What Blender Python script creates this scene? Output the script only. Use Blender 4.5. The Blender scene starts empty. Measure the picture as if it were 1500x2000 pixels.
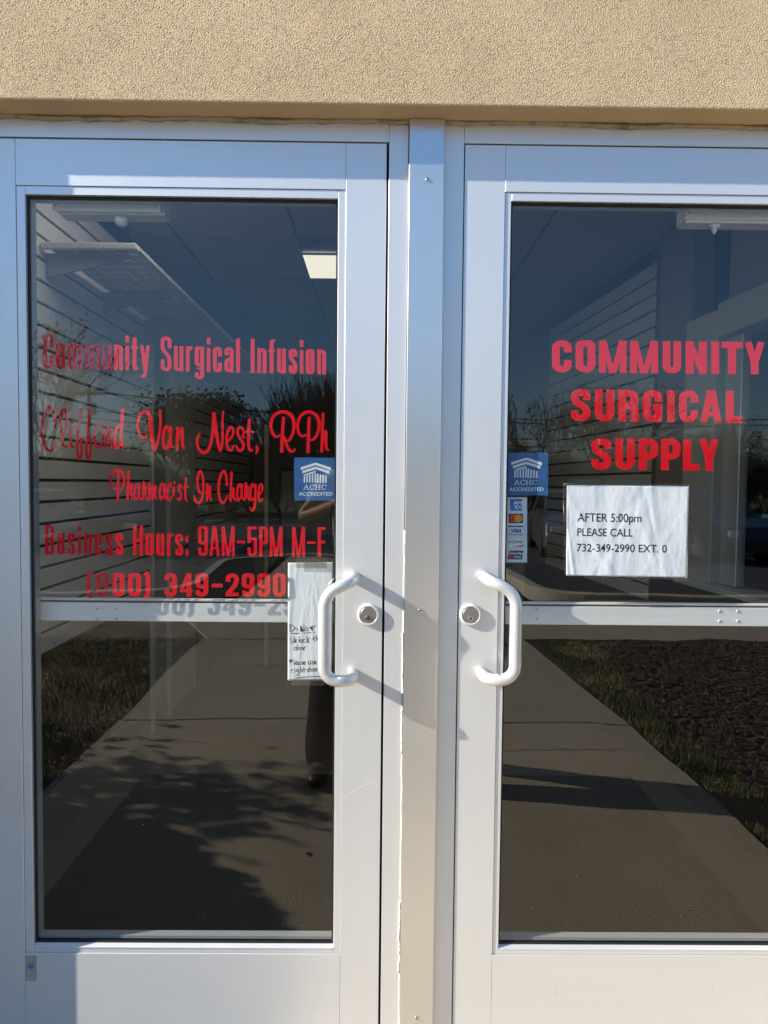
import bpy, bmesh, math, random
import numpy as np
from mathutils import Vector, Matrix
C = bpy.context.scene.collection
SC = bpy.context.scene
rnd = random.Random(7)

# ---------------------------------------------------------------- camera
FPX = 1346.27
YAW, PITCH, ROLL = [math.radians(a) for a in (-0.48322836, -2.42182141, -0.56755702)]
CAM = Vector((0.0, -1.508, 1.40))
RM = Matrix.Rotation(YAW, 3, 'Z') @ Matrix.Rotation(PITCH, 3, 'X') @ Matrix.Rotation(ROLL, 3, 'Y')
cd = bpy.data.cameras.new('camera')
cam = bpy.data.objects.new('camera', cd); C.objects.link(cam)
rt, fw, up = RM.col[0], RM.col[1], RM.col[2]
cam.matrix_world = Matrix.Translation(CAM) @ Matrix((rt, up, -fw)).transposed().to_4x4()
cd.sensor_fit = 'VERTICAL'; cd.sensor_height = 36.0; cd.lens = 36.0 * FPX / 2000.0
cd.clip_start = 0.01; cd.clip_end = 4000
SC.camera = cam
# ---------------------------------------------------------------- sky, sun, exposure
SUN = Vector((-3.9, -1.0, 2.0))
el = math.atan2(SUN.z, math.hypot(SUN.x, SUN.y))
w = bpy.data.worlds.new('World'); SC.world = w; w.use_nodes = True
nt = w.node_tree; sk = nt.nodes.new('ShaderNodeTexSky'); sk.sky_type = 'NISHITA'; sk.sun_disc = False
sk.sun_elevation = el; sk.sun_rotation = math.atan2(SUN.x, SUN.y)
sk.air_density = 1.25; sk.dust_density = 0.35; sk.ozone_density = 8.0
nt.links.new(sk.outputs[0], nt.nodes['Background'].inputs[0]); nt.nodes['Background'].inputs[1].default_value = 0.112
sl = bpy.data.lights.new('sun', 'SUN'); sl.energy = 5.0; sl.angle = math.radians(0.5); sl.color = (1.0, 0.93, 0.82)
so = bpy.data.objects.new('sun', sl); C.objects.link(so)
so.rotation_euler = SUN.to_track_quat('Z', 'Y').to_euler(); so.location = (-20, -6, 12)
SC.view_settings.view_transform = 'Standard'; SC.view_settings.look = 'None'
SC.view_settings.gamma = 1.0; SC.view_settings.use_curve_mapping = False
SC.view_settings.exposure = 0.90
SC.render.engine = 'CYCLES'
SC.cycles.max_bounces = 8; SC.cycles.transparent_max_bounces = 16; SC.cycles.caustics_reflective = False
SC.cycles.caustics_refractive = False

# ---------------------------------------------------------------- measuring helpers
def P(px, py, y=0.0):                                # where a sight line meets the plane y
    v = RM @ Vector(((px - 750) / FPX, 1, -(py - 1000) / FPX)); s = (y - CAM.y) / v.y; q = CAM + v * s
    return q.x, q.z
# ---------------------------------------------------------------- materials
def mat(name, col, rough=0.6, metal=0.0, noise=None, bump=None, spec=0.5, coat=0.0):
    m = bpy.data.materials.new(name); m.use_nodes = True; n = m.node_tree.nodes; l = m.node_tree.links
    b = n['Principled BSDF']; b.inputs['Base Color'].default_value = (*col, 1); b.inputs['Roughness'].default_value = rough
    b.inputs['Metallic'].default_value = metal; b.inputs['Specular IOR Level'].default_value = spec
    b.inputs['Coat Weight'].default_value = coat
    tc = n.new('ShaderNodeTexCoord')
    if noise:                                        # (scale, col2, contrast lo, hi, stretch)
        sc, c2, lo, hi = noise[:4]; st = noise[4] if len(noise) > 4 else (1, 1, 1)
        mp = n.new('ShaderNodeMapping'); mp.inputs['Scale'].default_value = st; l.new(tc.outputs['Object'], mp.inputs[0])
        t = n.new('ShaderNodeTexNoise'); t.inputs['Scale'].default_value = sc; t.inputs['Detail'].default_value = 6
        l.new(mp.outputs[0], t.inputs['Vector'])
        r = n.new('ShaderNodeValToRGB'); r.color_ramp.elements[0].position = lo; r.color_ramp.elements[1].position = hi
        r.color_ramp.elements[0].color = (*col, 1); r.color_ramp.elements[1].color = (*c2, 1)
        l.new(t.outputs[0], r.inputs[0]); l.new(r.outputs[0], b.inputs['Base Color'])
    if bump:                                         # (scale, strength, distance, stretch)
        mp = n.new('ShaderNodeMapping'); l.new(tc.outputs['Object'], mp.inputs[0])
        if len(bump) > 3: mp.inputs['Scale'].default_value = bump[3]
        t = n.new('ShaderNodeTexNoise'); t.inputs['Scale'].default_value = bump[0]; t.inputs['Detail'].default_value = 5
        l.new(mp.outputs[0], t.inputs['Vector'])
        bp = n.new('ShaderNodeBump'); bp.inputs['Strength'].default_value = bump[1]; bp.inputs['Distance'].default_value = bump[2]
        l.new(t.outputs[0], bp.inputs['Height']); l.new(bp.outputs[0], b.inputs['Normal'])
    return m
def glass_mat(name, f0, tint, wave=0.0, rough=0.0, plain=False, graz=1.0):
    m = bpy.data.materials.new(name); m.use_nodes = True; n = m.node_tree.nodes; l = m.node_tree.links
    n.remove(n['Principled BSDF']); out = n['Material Output']
    if plain:
        tr = n.new('ShaderNodeBsdfTransparent'); tr.inputs[0].default_value = (*tint, 1); l.new(tr.outputs[0], out.inputs[0]); return m
    lw = n.new('ShaderNodeLayerWeight'); lw.inputs['Blend'].default_value = 0.5
    pw = n.new('ShaderNodeMath'); pw.operation = 'POWER'; pw.inputs[1].default_value = 5; l.new(lw.outputs['Facing'], pw.inputs[0])
    ma = n.new('ShaderNodeMath'); ma.operation = 'MULTIPLY_ADD'; ma.inputs[1].default_value = (1 - f0) * graz; ma.inputs[2].default_value = f0
    l.new(pw.outputs[0], ma.inputs[0])
    tr = n.new('ShaderNodeBsdfTransparent'); tr.inputs[0].default_value = (*tint, 1)
    gl = n.new('ShaderNodeBsdfGlossy'); gl.inputs['Roughness'].default_value = rough; gl.inputs[0].default_value = (1, 1, 1, 1)
    mx = n.new('ShaderNodeMixShader'); l.new(ma.outputs[0], mx.inputs[0]); l.new(tr.outputs[0], mx.inputs[1]); l.new(gl.outputs[0], mx.inputs[2])
    l.new(mx.outputs[0], out.inputs[0])
    if wave:
        tc = n.new('ShaderNodeTexCoord'); t = n.new('ShaderNodeTexNoise'); t.inputs['Scale'].default_value = 3.5; t.inputs['Detail'].default_value = 1
        l.new(tc.outputs['Object'], t.inputs['Vector']); bp = n.new('ShaderNodeBump'); bp.inputs['Strength'].default_value = 1.0
        bp.inputs['Distance'].default_value = wave; l.new(t.outputs[0], bp.inputs['Height']); l.new(bp.outputs[0], gl.inputs['Normal'])
    return m
def emit(name, col, s):
    m = bpy.data.materials.new(name); m.use_nodes = True; n = m.node_tree.nodes; b = n['Principled BSDF']
    b.inputs['Base Color'].default_value = (*col, 1); b.inputs['Emission Color'].default_value = (*col, 1); b.inputs['Emission Strength'].default_value = s
    return m
def two_tone(m, col_a, col_b, scale, lo, hi):        # extra speckle on top of an existing base colour
    n = m.node_tree.nodes; l = m.node_tree.links; b = n['Principled BSDF']; src = b.inputs['Base Color'].links
    t = n.new('ShaderNodeTexNoise'); t.inputs['Scale'].default_value = scale; t.inputs['Detail'].default_value = 2
    tc = n.new('ShaderNodeTexCoord'); l.new(tc.outputs['Object'], t.inputs['Vector'])
    r = n.new('ShaderNodeValToRGB'); r.color_ramp.elements[0].position = lo; r.color_ramp.elements[1].position = hi
    r.color_ramp.elements[0].color = (*col_a, 1); r.color_ramp.elements[1].color = (*col_b, 1); l.new(t.outputs[0], r.inputs[0])
    mx = n.new('ShaderNodeMix'); mx.data_type = 'RGBA'; mx.blend_type = 'MULTIPLY'; mx.inputs[0].default_value = 1
    if src: l.new(src[0].from_socket, mx.inputs[6])
    else: mx.inputs[6].default_value = b.inputs['Base Color'].default_value
    l.new(r.outputs[0], mx.inputs[7]); l.new(mx.outputs[2], b.inputs['Base Color'])
    return m
M = {}
M['stucco'] = mat('stucco', (0.71, 0.52, 0.315), 0.9, 0, (5, (0.80, 0.595, 0.37), 0.35, 0.7), (600, 0.6, 0.0015), spec=0.15)
M['stucco_plain'] = mat('stucco_plain', (0.60, 0.44, 0.25), 0.9, 0, (9, (0.66, 0.49, 0.28), 0.35, 0.7), (300, 0.9, 0.004), spec=0.2)
M['caulk'] = mat('caulk', (0.50, 0.42, 0.30), 0.7, 0, (40, (0.22, 0.17, 0.11), 0.5, 0.75), (120, 0.5, 0.002))
M['caulk_white'] = mat('caulk_white', (0.80, 0.78, 0.70), 0.6, 0, (60, (0.55, 0.52, 0.45), 0.55, 0.8), (150, 0.6, 0.002))
alu_n = (2.2, (0.80, 0.79, 0.775), 0.3, 0.7)
M['alu_v'] = mat('alu_v', (0.81, 0.805, 0.79), 0.37, 0.48, (3, (0.84, 0.835, 0.82), 0.2, 0.8, (14, 14, 1)), (60, 0.035, 0.001, (12, 12, 0.25)))
M['alu_h'] = mat('alu_h', (0.81, 0.805, 0.79), 0.37, 0.48, (3, (0.84, 0.835, 0.82), 0.2, 0.8, (1, 14, 14)), (60, 0.035, 0.001, (0.25, 12, 12)))
M['alu_cover'] = mat('alu_cover', (0.76, 0.75, 0.73), 0.29, 0.80, (14, (0.78, 0.77, 0.75), 0.3, 0.7), (350, 0.10, 0.0006))
M['alu_bar'] = mat('alu_bar', (0.80, 0.81, 0.80), 0.42, 0.25, (5, (0.86, 0.87, 0.86), 0.3, 0.7, (1, 8, 8)), (300, 0.08, 0.0006))
M['handle'] = mat('handle', (0.72, 0.71, 0.68), 0.36, 0.45, (30, (0.78, 0.77, 0.74), 0.3, 0.7), (900, 0.35, 0.0004))
M['lock_rim'] = mat('lock_rim', (0.84, 0.83, 0.80), 0.35, 0.25)
M['lock_plug'] = mat('lock_plug', (0.42, 0.40, 0.36), 0.38, 0.9, None, (900, 0.4, 0.0005))
M['lock_core'] = mat('lock_core', (0.50, 0.48, 0.42), 0.22, 0.95)
M['chrome'] = mat('chrome', (0.75, 0.75, 0.73), 0.2, 1.0)
M['black'] = mat('black', (0.006, 0.006, 0.006), 0.6)
M['gasket'] = mat('gasket', (0.012, 0.012, 0.011), 0.5)
M['spacer'] = mat('spacer', (0.42, 0.43, 0.43), 0.5, 0.3)
M['glass'] = glass_mat('glass', 0.084, (0.98, 0.99, 0.98), 0.0011)
M['glass_back'] = glass_mat('glass_back', 0.0, (0.97, 0.98, 0.97), plain=True)
M['sleeve'] = glass_mat('sleeve', 0.025, (0.985, 0.99, 0.99), 0.0, 0.12, graz=0.3)
M['tape'] = glass_mat('tape', 0.06, (0.80, 0.80, 0.78), 0.0, 0.25)
M['red'] = mat('red', (0.88, 0.003, 0.014), 0.55, spec=0.2)
M['paper'] = mat('paper', (0.93, 0.94, 0.94), 0.6, 0, (7, (0.90, 0.92, 0.93), 0.4, 0.6), (9, 0.35, 0.004, (1.5, 1, 0.8)))
M['paper_wrinkled'] = mat('paper_wrinkled', (0.93, 0.94, 0.93), 0.30, 0, (6, (0.88, 0.90, 0.91), 0.4, 0.62), (9, 0.45, 0.012, (1.5, 1, 0.8)), coat=0.5)
M['ink'] = mat('ink', (0.012, 0.012, 0.014), 0.5)
M['st_blue'] = mat('st_blue', (0.035, 0.13, 0.33), 0.35, 0, (12, (0.045, 0.15, 0.36), 0.4, 0.6))
M['st_white'] = mat('st_white', (0.82, 0.84, 0.84), 0.4)
M['st_pale'] = mat('st_pale', (0.66, 0.76, 0.82), 0.4)
M['amex'] = mat('amex', (0.02, 0.17, 0.60), 0.4)
M['mc_red'] = mat('mc_red', (0.75, 0.03, 0.02), 0.4); M['mc_yel'] = mat('mc_yel', (0.85, 0.33, 0.03), 0.4); M['mc_mid'] = mat('mc_mid', (0.80, 0.13, 0.02), 0.4)
M['visa'] = mat('visa', (0.02, 0.03, 0.22), 0.4); M['gold'] = mat('gold', (0.62, 0.38, 0.10), 0.4)
M['disc'] = mat('disc', (0.80, 0.18, 0.03), 0.4); M['up_g'] = mat('up_g', (0.01, 0.10, 0.09), 0.4); M['up_r'] = mat('up_r', (0.35, 0.02, 0.03), 0.4)
M['up_n'] = mat('up_n', (0.02, 0.05, 0.10), 0.4)
M['st_tan'] = mat('st_tan', (0.42, 0.37, 0.28), 0.4); M['ykk'] = mat('ykk', (0.02, 0.12, 0.50), 0.4)
# inside
M['slat'] = mat('slat', (0.80, 0.79, 0.75), 0.5, 0, (5, (0.76, 0.75, 0.71), 0.4, 0.6))
M['groove'] = mat('groove', (0.06, 0.045, 0.03), 0.8)
M['wall_in'] = mat('wall_in', (0.40, 0.36, 0.31), 0.8, 0, (4, (0.44, 0.40, 0.34), 0.4, 0.6))
M['wall_pink'] = mat('wall_pink', (0.34, 0.29, 0.27), 0.8)
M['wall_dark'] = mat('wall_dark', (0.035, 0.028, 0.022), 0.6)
M['trim_w'] = mat('trim_w', (0.68, 0.67, 0.62), 0.5)
M['base_in'] = mat('base_in', (0.22, 0.17, 0.12), 0.5)
M['floor_in'] = mat('floor_in', (0.125, 0.100, 0.070), 0.6, 0, (6, (0.15, 0.12, 0.085), 0.35, 0.65))
M['mat_in'] = mat('mat_in', (0.004, 0.004, 0.004), 0.95, 0, None, (900, 0.8, 0.003), spec=0.1)
M['tile'] = mat('tile', (0.55, 0.55, 0.54), 0.9, 0, (60, (0.45, 0.45, 0.44), 0.5, 0.75))
M['tgrid'] = mat('tgrid', (0.30, 0.30, 0.30), 0.6)
M['lamp'] = emit('lamp', (1.0, 0.92, 0.74), 0.50)
M['fill_strip_glow'] = emit('fill_strip_glow', (1.0, 0.94, 0.85), 2.2)  # glow for the added, out-of-view ceiling strips
M['dark_wood'] = mat('dark_wood', (0.05, 0.03, 0.02), 0.5)
M['board_w'] = mat('board_w', (0.35, 0.33, 0.28), 0.6)
M['yellow_wood'] = mat('yellow_wood', (0.62, 0.48, 0.26), 0.6)
# outside
M['concrete'] = two_tone(mat('concrete', (0.53, 0.445, 0.305), 0.9, 0, (1.3, (0.65, 0.55, 0.385), 0.3, 0.7), (420, 0.9, 0.0035)), (0.50, 0.47, 0.42), (1, 1, 1), 170, 0.34, 0.50)
M['joint'] = mat('joint', (0.10, 0.085, 0.06), 0.9)
M['curb'] = mat('curb', (0.62, 0.55, 0.42), 0.9, 0, (5, (0.50, 0.44, 0.34), 0.4, 0.7), (80, 0.5, 0.004))
M['asphalt'] = mat('asphalt', (0.055, 0.055, 0.055), 0.85, 0, (3, (0.085, 0.083, 0.08), 0.3, 0.7), (90, 0.8, 0.006))
M['line'] = mat('line', (0.75, 0.75, 0.72), 0.7, 0, (20, (0.4, 0.4, 0.38), 0.55, 0.75))
M['soil'] = mat('soil', (0.20, 0.15, 0.09), 0.95, 0, (2.0, (0.38, 0.30, 0.20), 0.4, 0.62), (30, 1, 0.02))
M['turf'] = mat('turf', (0.055, 0.075, 0.018), 0.95, 0, (1.2, (0.12, 0.12, 0.04), 0.42, 0.62), (60, 1, 0.02))
M['grass'] = mat('grass', (0.14, 0.155, 0.05), 0.8, 0, (2.5, (0.44, 0.36, 0.19), 0.48, 0.60))
M['mulch_bed'] = mat('mulch_bed', (0.040, 0.028, 0.019), 0.95, 0, (22, (0.05, 0.038, 0.028), 0.4, 0.7), (40, 1, 0.02))
M['chips'] = mat('chips', (0.12, 0.085, 0.058), 0.9, 0, (30, (0.50, 0.40, 0.30), 0.60, 0.68))
M['bark'] = mat('bark', (0.075, 0.058, 0.042), 0.95, 0, (8, (0.13, 0.105, 0.08), 0.4, 0.7))
M['leaf_spring'] = mat('leaf_spring', (0.13, 0.16, 0.04), 0.7, 0, (2, (0.22, 0.17, 0.07), 0.4, 0.65))
M['leaf_dark'] = mat('leaf_dark', (0.035, 0.06, 0.018), 0.7, 0, (2, (0.07, 0.09, 0.03), 0.4, 0.65))
M['leaf_brush'] = mat('leaf_brush', (0.12, 0.105, 0.045), 0.8, 0, (1, (0.19, 0.16, 0.08), 0.4, 0.65))
M['pole'] = mat('pole', (0.14, 0.11, 0.08), 0.9)
M['wire'] = mat('wire', (0.03, 0.03, 0.03), 0.6)
M['car_black'] = mat('car_black', (0.008, 0.009, 0.012), 0.15, 0.0, coat=1); M['car_silver'] = mat('car_silver', (0.35, 0.37, 0.40), 0.3, 0.7, coat=0.6)
M['car_white'] = mat('car_white', (0.75, 0.75, 0.74), 0.25, coat=1); M['car_red'] = mat('car_red', (0.30, 0.02, 0.02), 0.25, coat=1)
M['car_glass'] = mat('car_glass', (0.01, 0.012, 0.014), 0.05, spec=1.0); M['tyre'] = mat('tyre', (0.015, 0.015, 0.015), 0.8)
M['tail'] = mat('tail', (0.45, 0.01, 0.01), 0.2)
M['skin'] = mat('skin', (0.48, 0.28, 0.19), 0.5); M['hair'] = mat('hair', (0.05, 0.035, 0.025), 0.6)
M['jeans'] = mat('jeans', (0.010, 0.015, 0.028), 0.9, 0, (18, (0.020, 0.028, 0.05), 0.4, 0.7), (30, 0.6, 0.02)); M['shirt'] = mat('shirt', (0.42, 0.40, 0.37), 0.85, 0, None, (14, 0.7, 0.03))
M['shoe'] = mat('shoe', (0.07, 0.045, 0.03), 0.5); M['phone'] = mat('phone', (0.02, 0.02, 0.025), 0.2)
M['lamp_lens'] = mat('lamp_lens', (0.8, 0.8, 0.78), 0.1, 0.3)
M['brick_far'] = mat('brick_far', (0.20, 0.11, 0.07), 0.9)

for k_ in ('alu_v', 'alu_h', 'handle'):    # handled, wiped metal: gloss varies in patches
    n_ = M[k_].node_tree.nodes; l_ = M[k_].node_tree.links; t_ = n_.new('ShaderNodeTexNoise'); t_.inputs['Scale'].default_value = 6; t_.inputs['Detail'].default_value = 8; t_.inputs['Roughness'].default_value = .7
    c_ = n_.new('ShaderNodeTexCoord'); l_.new(c_.outputs['Object'], t_.inputs['Vector']); m_ = n_.new('ShaderNodeMapRange'); b_ = n_['Principled BSDF']; v_ = b_.inputs['Roughness'].default_value
    m_.inputs['From Min'].default_value = .35; m_.inputs['From Max'].default_value = .65; m_.inputs['To Min'].default_value = v_ - .035; m_.inputs['To Max'].default_value = v_ + .045
    l_.new(t_.outputs[0], m_.inputs['Value']); l_.new(m_.outputs[0], b_.inputs['Roughness'])
# ---------------------------------------------------------------- mesh helpers
def obj(name, bm, m, parent=None, smooth=False):
    me = bpy.data.meshes.new(name)
    if isinstance(bm, bmesh.types.BMesh): bm.to_mesh(me); bm.free()
    else: me.from_pydata(bm[0], [], bm[1])
    for k in (m if isinstance(m, (list, tuple)) else [m]): me.materials.append(M[k])
    if smooth: me.polygons.foreach_set('use_smooth', [True] * len(me.polygons))
    o = bpy.data.objects.new(name, me); C.objects.link(o)
    if parent: o.parent = parent; o.matrix_parent_inverse = parent_inv(parent)
    return o
def parent_inv(p):
    return Matrix.Identity(4) if p.parent else p.matrix_basis.inverted()
def tag(o, label, cat=None, group=None, kind=None):
    if label: o['label'] = label
    if cat: o['category'] = cat
    if group: o['group'] = group
    if kind: o['kind'] = kind
    return o
def thing(name, label, cat, loc=(0, 0, 0), group=None):
    o = bpy.data.objects.new(name, None); C.objects.link(o); o.location = loc; o.empty_display_size = 0.1
    o.matrix_basis = Matrix.Translation(loc)
    return tag(o, label, cat, group)
def nb(): return bmesh.new()
def box(bm, x0, x1, y0, y1, z0, z1, bev=0.0, T=None):
    v = bmesh.ops.create_cube(bm, size=1.0)['verts']
    for q in v:
        q.co = Vector(((x0 + x1) / 2 + q.co.x * (x1 - x0), (y0 + y1) / 2 + q.co.y * (y1 - y0), (z0 + z1) / 2 + q.co.z * (z1 - z0)))
    if bev:
        es = list({e for q in v for e in q.link_edges})
        r = bmesh.ops.bevel(bm, geom=es, offset=bev, segments=1, affect='EDGES')
        v = list({q for f in r['faces'] for q in f.verts} | {q for q in v if q.is_valid})
    if T:
        for q in v:
            if q.is_valid: q.co = T @ q.co
    return bm
def bx(*a, **k): return box(nb(), *a, **k)
def fillet(pts, r, n=6):
    out = [Vector(pts[0])]
    for i in range(1, len(pts) - 1):
        a, b, c = Vector(pts[i - 1]), Vector(pts[i]), Vector(pts[i + 1])
        rr = min(r, (a - b).length * 0.499, (c - b).length * 0.499); d1 = (a - b).normalized(); d2 = (c - b).normalized()
        ang = d1.angle(d2, math.pi)
        if rr < 1e-9 or ang > math.pi - 0.01: out.append(b); continue
        p0, p1 = b + d1 * rr, b + d2 * rr                # quarter round blended as a conic
        wgt = math.sin(ang / 2)
        for k in range(n + 1):
            t = k / n; w0, w1, w2 = (1 - t) ** 2, 2 * t * (1 - t) * wgt, t * t
            out.append((p0 * w0 + b * w1 + p1 * w2) / (w0 + w1 + w2))
    out.append(Vector(pts[-1])); return out
def tube(bm, pts, r, seg=12, cap=True, r1=None):
    pts = [Vector(p) for p in pts]; n = len(pts); rings = []; prev = None
    for i, p in enumerate(pts):
        t = (pts[min(i + 1, n - 1)] - pts[max(i - 1, 0)]).normalized()
        if prev is None: a = t.orthogonal().normalized()
        else: a = (prev - t * prev.dot(t)).normalized()
        prev = a; b = t.cross(a); rr = r if r1 is None else r + (r1 - r) * i / (n - 1)
        rings.append([bm.verts.new(p + (a * math.cos(2 * math.pi * k / seg) + b * math.sin(2 * math.pi * k / seg)) * rr) for k in range(seg)])
    for i in range(n - 1):
        for k in range(seg): bm.faces.new((rings[i][k], rings[i][(k + 1) % seg], rings[i + 1][(k + 1) % seg], rings[i + 1][k]))
    if cap: bm.faces.new(rings[0][::-1]); bm.faces.new(rings[-1])
    return bm
def lathe(bm, prof, seg, c, axis='y'):               # prof: (radius, depth) pairs; depth runs towards -y
    rings = []
    for r, d in prof:
        rg = []
        for k in range(seg):
            a = 2 * math.pi * k / seg; u, v = r * math.cos(a), r * math.sin(a)
            rg.append(bm.verts.new((c[0] + u, c[1] - d, c[2] + v) if axis == 'y' else (c[0] + u, c[1] + v, c[2] + d)))
        rings.append(rg)
    for i in range(len(rings) - 1):
        for k in range(seg): bm.faces.new((rings[i][k], rings[i + 1][k], rings[i + 1][(k + 1) % seg], rings[i][(k + 1) % seg]))
    bm.faces.new(rings[-1]); bm.faces.new(rings[0][::-1]); bmesh.ops.recalc_face_normals(bm, faces=bm.faces)
    return bm
def sheet(bm, poly, z, thick=0.0):
    vs = [bm.verts.new((x, y, z)) for x, y in poly]; f = bm.faces.new(vs)
    if f.normal.z < 0: f.normal_flip()
    if thick:
        r = bmesh.ops.extrude_face_region(bm, geom=[f])
        for v in r['geom']:
            if isinstance(v, bmesh.types.BMVert): v.co.z -= thick
        bmesh.ops.recalc_face_normals(bm, faces=bm.faces)
    return bm
def struct(name, bm, m): return tag(obj(name, bm, m), None, kind='structure')

# ---------------------------------------------------------------- lettering: strokes -> outlines -> solid vinyl
def seg_sdf(X, Y, a, b, ra, rb, butt):
    dx, dy = b[0] - a[0], b[1] - a[1]; L2 = dx * dx + dy * dy + 1e-12; t = ((X - a[0]) * dx + (Y - a[1]) * dy) / L2
    if butt:
        L = math.sqrt(L2); per = np.abs((X - a[0]) * dy - (Y - a[1]) * dx) / L
        return np.maximum(per - ra, np.abs(t - 0.5) * L - L / 2)
    t = np.clip(t, 0, 1); return np.hypot(X - a[0] - t * dx, Y - a[1] - t * dy) - (ra + (rb - ra) * t)
def contours(strokes, h):                            # strokes: list of (pts[(x,y,r)], butt, closed)
    allp = [p for s in strokes for p in s[0]]; mr = max(p[2] for p in allp) + 2 * h
    x0 = min(p[0] for p in allp) - mr; x1 = max(p[0] for p in allp) + mr; y0 = min(p[1] for p in allp) - mr; y1 = max(p[1] for p in allp) + mr
    xs = np.arange(x0, x1 + h, h); ys = np.arange(y0, y1 + h, h); X, Y = np.meshgrid(xs, ys); D = np.full(X.shape, 1e3)
    for pts, butt, closed in strokes:
        q = list(pts) + ([pts[0]] if closed else [])
        for i in range(len(q) - 1): D = np.minimum(D, seg_sdf(X, Y, q[i], q[i + 1], q[i][2], q[i + 1][2], butt))
        if butt:
            js = q if closed else q[1:-1]
            for p in js: D = np.minimum(D, np.hypot(X - p[0], Y - p[1]) - p[2])
    S = D < 0; code = S[:-1, :-1] * 1 + S[:-1, 1:] * 2 + S[1:, 1:] * 4 + S[1:, :-1] * 8
    nxt = {}; pos = {}
    TB = {1: [(3, 0)], 2: [(0, 1)], 3: [(3, 1)], 4: [(1, 2)], 5: [(3, 2), (1, 0)], 6: [(0, 2)], 7: [(3, 2)], 8: [(2, 3)], 9: [(2, 0)], 10: [(0, 3), (2, 1)],
          11: [(2, 1)], 12: [(1, 3)], 13: [(1, 0)], 14: [(0, 3)]}
    def key(j, i, e): return ((0, j, i), (1, j, i + 1), (0, j + 1, i), (1, j, i))[e]
    def put(k):
        if k in pos: return
        d, j, i = k; a = D[j, i]; b = D[j, i + 1] if d == 0 else D[j + 1, i]; t = a / (a - b)
        pos[k] = (xs[i] + t * h, ys[j]) if d == 0 else (xs[i], ys[j] + t * h)
    for j, i in np.argwhere((code > 0) & (code < 15)):
        for a, b in TB[int(code[j, i])]:
            ka, kb = key(j, i, a), key(j, i, b); put(ka); put(kb); nxt[ka] = kb
    out = []
    while nxt:
        k0, k = nxt.popitem(); loop = [pos[k0]]
        while k != k0: loop.append(pos[k]); k = nxt.pop(k)
        if len(loop) > 3:                             # drop points on straight runs
            lp = [p for n, p in enumerate(loop) if abs((p[0] - loop[n - 1][0]) * (loop[(n + 1) % len(loop)][1] - p[1]) - (p[1] - loop[n - 1][1]) * (loop[(n + 1) % len(loop)][0] - p[0])) > 1e-3 * h * h]
            if len(lp) > 2: out.append(lp)
    return out
def fill(name, loops, plane, m, parent, thick=0.00015):  # loops in (X,Z)
    cu = bpy.data.curves.new(name, 'CURVE'); cu.dimensions = '2D'; cu.fill_mode = 'BOTH'; cu.extrude = thick
    for lp in loops:
        s = cu.splines.new('POLY'); s.points.add(len(lp) - 1)
        for k, (x, z) in enumerate(lp): s.points[k].co = (x, z, 0, 1)
        s.use_cyclic_u = True
    return flat(name, cu, plane, m, parent)
def flat(name, cu, plane, m, parent, loc=(0, 0), shear=0):
    t = bpy.data.objects.new('tmp', cu); C.objects.link(t); bpy.context.view_layer.update()
    me = bpy.data.meshes.new_from_object(t.evaluated_get(bpy.context.evaluated_depsgraph_get())); bpy.data.objects.remove(t)
    n = len(me.vertices); co = np.empty(n * 3); me.vertices.foreach_get('co', co); co = co.reshape(n, 3)
    out = np.stack([co[:, 0] + co[:, 1] * shear + loc[0], plane - co[:, 2], co[:, 1] + loc[1]], 1)
    me.vertices.foreach_set('co', out.ravel()); me.materials.clear(); me.materials.append(M[m]); me.update(); me.name = name
    o = bpy.data.objects.new(name, me); C.objects.link(o)
    if parent: o.parent = parent; o.matrix_parent_inverse = parent_inv(parent)
    return o
def pixel_strokes(name, strokes, plane, m, parent, h=0.55):   # strokes measured on the plane of the glass
    loops = []
    for grp in strokes:
        for lp in contours(grp, h): loops.append([P(x, y, plane) for x, y in lp])
    return fill(name, loops, plane, m, parent)
def text(name, body, x0, z0, width, height, plane, m, parent, bold=0.0, shear=0, rot=0):  # x0,z0 bottom left; size fixed by box
    cu = bpy.data.curves.new(name, 'FONT'); cu.body = body; cu.size = 1; cu.extrude = 0; cu.offset = bold
    t = bpy.data.objects.new('tmp', cu); C.objects.link(t); bpy.context.view_layer.update()
    me = bpy.data.meshes.new_from_object(t.evaluated_get(bpy.context.evaluated_depsgraph_get())); bpy.data.objects.remove(t)
    n = len(me.vertices); co = np.empty(n * 3); me.vertices.foreach_get('co', co); co = co.reshape(n, 3)
    mn = co.min(0); mx = co.max(0); u = (co[:, 0] - mn[0]) / (mx[0] - mn[0]) * width; v = (co[:, 1] - mn[1]) / (mx[1] - mn[1]) * height
    u = u + v * shear; x = x0 + u * math.cos(rot) - v * math.sin(rot); z = z0 + u * math.sin(rot) + v * math.cos(rot)
    me.vertices.foreach_set('co', np.stack([x, np.full(n, plane), z], 1).ravel()); me.materials.clear(); me.materials.append(M[m]); me.update()
    o = bpy.data.objects.new(name, me); C.objects.link(o)
    if parent: o.parent = parent; o.matrix_parent_inverse = parent_inv(parent)
    return o
KY = 1.22                                             # horizontal strokes thinner than stems
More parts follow.
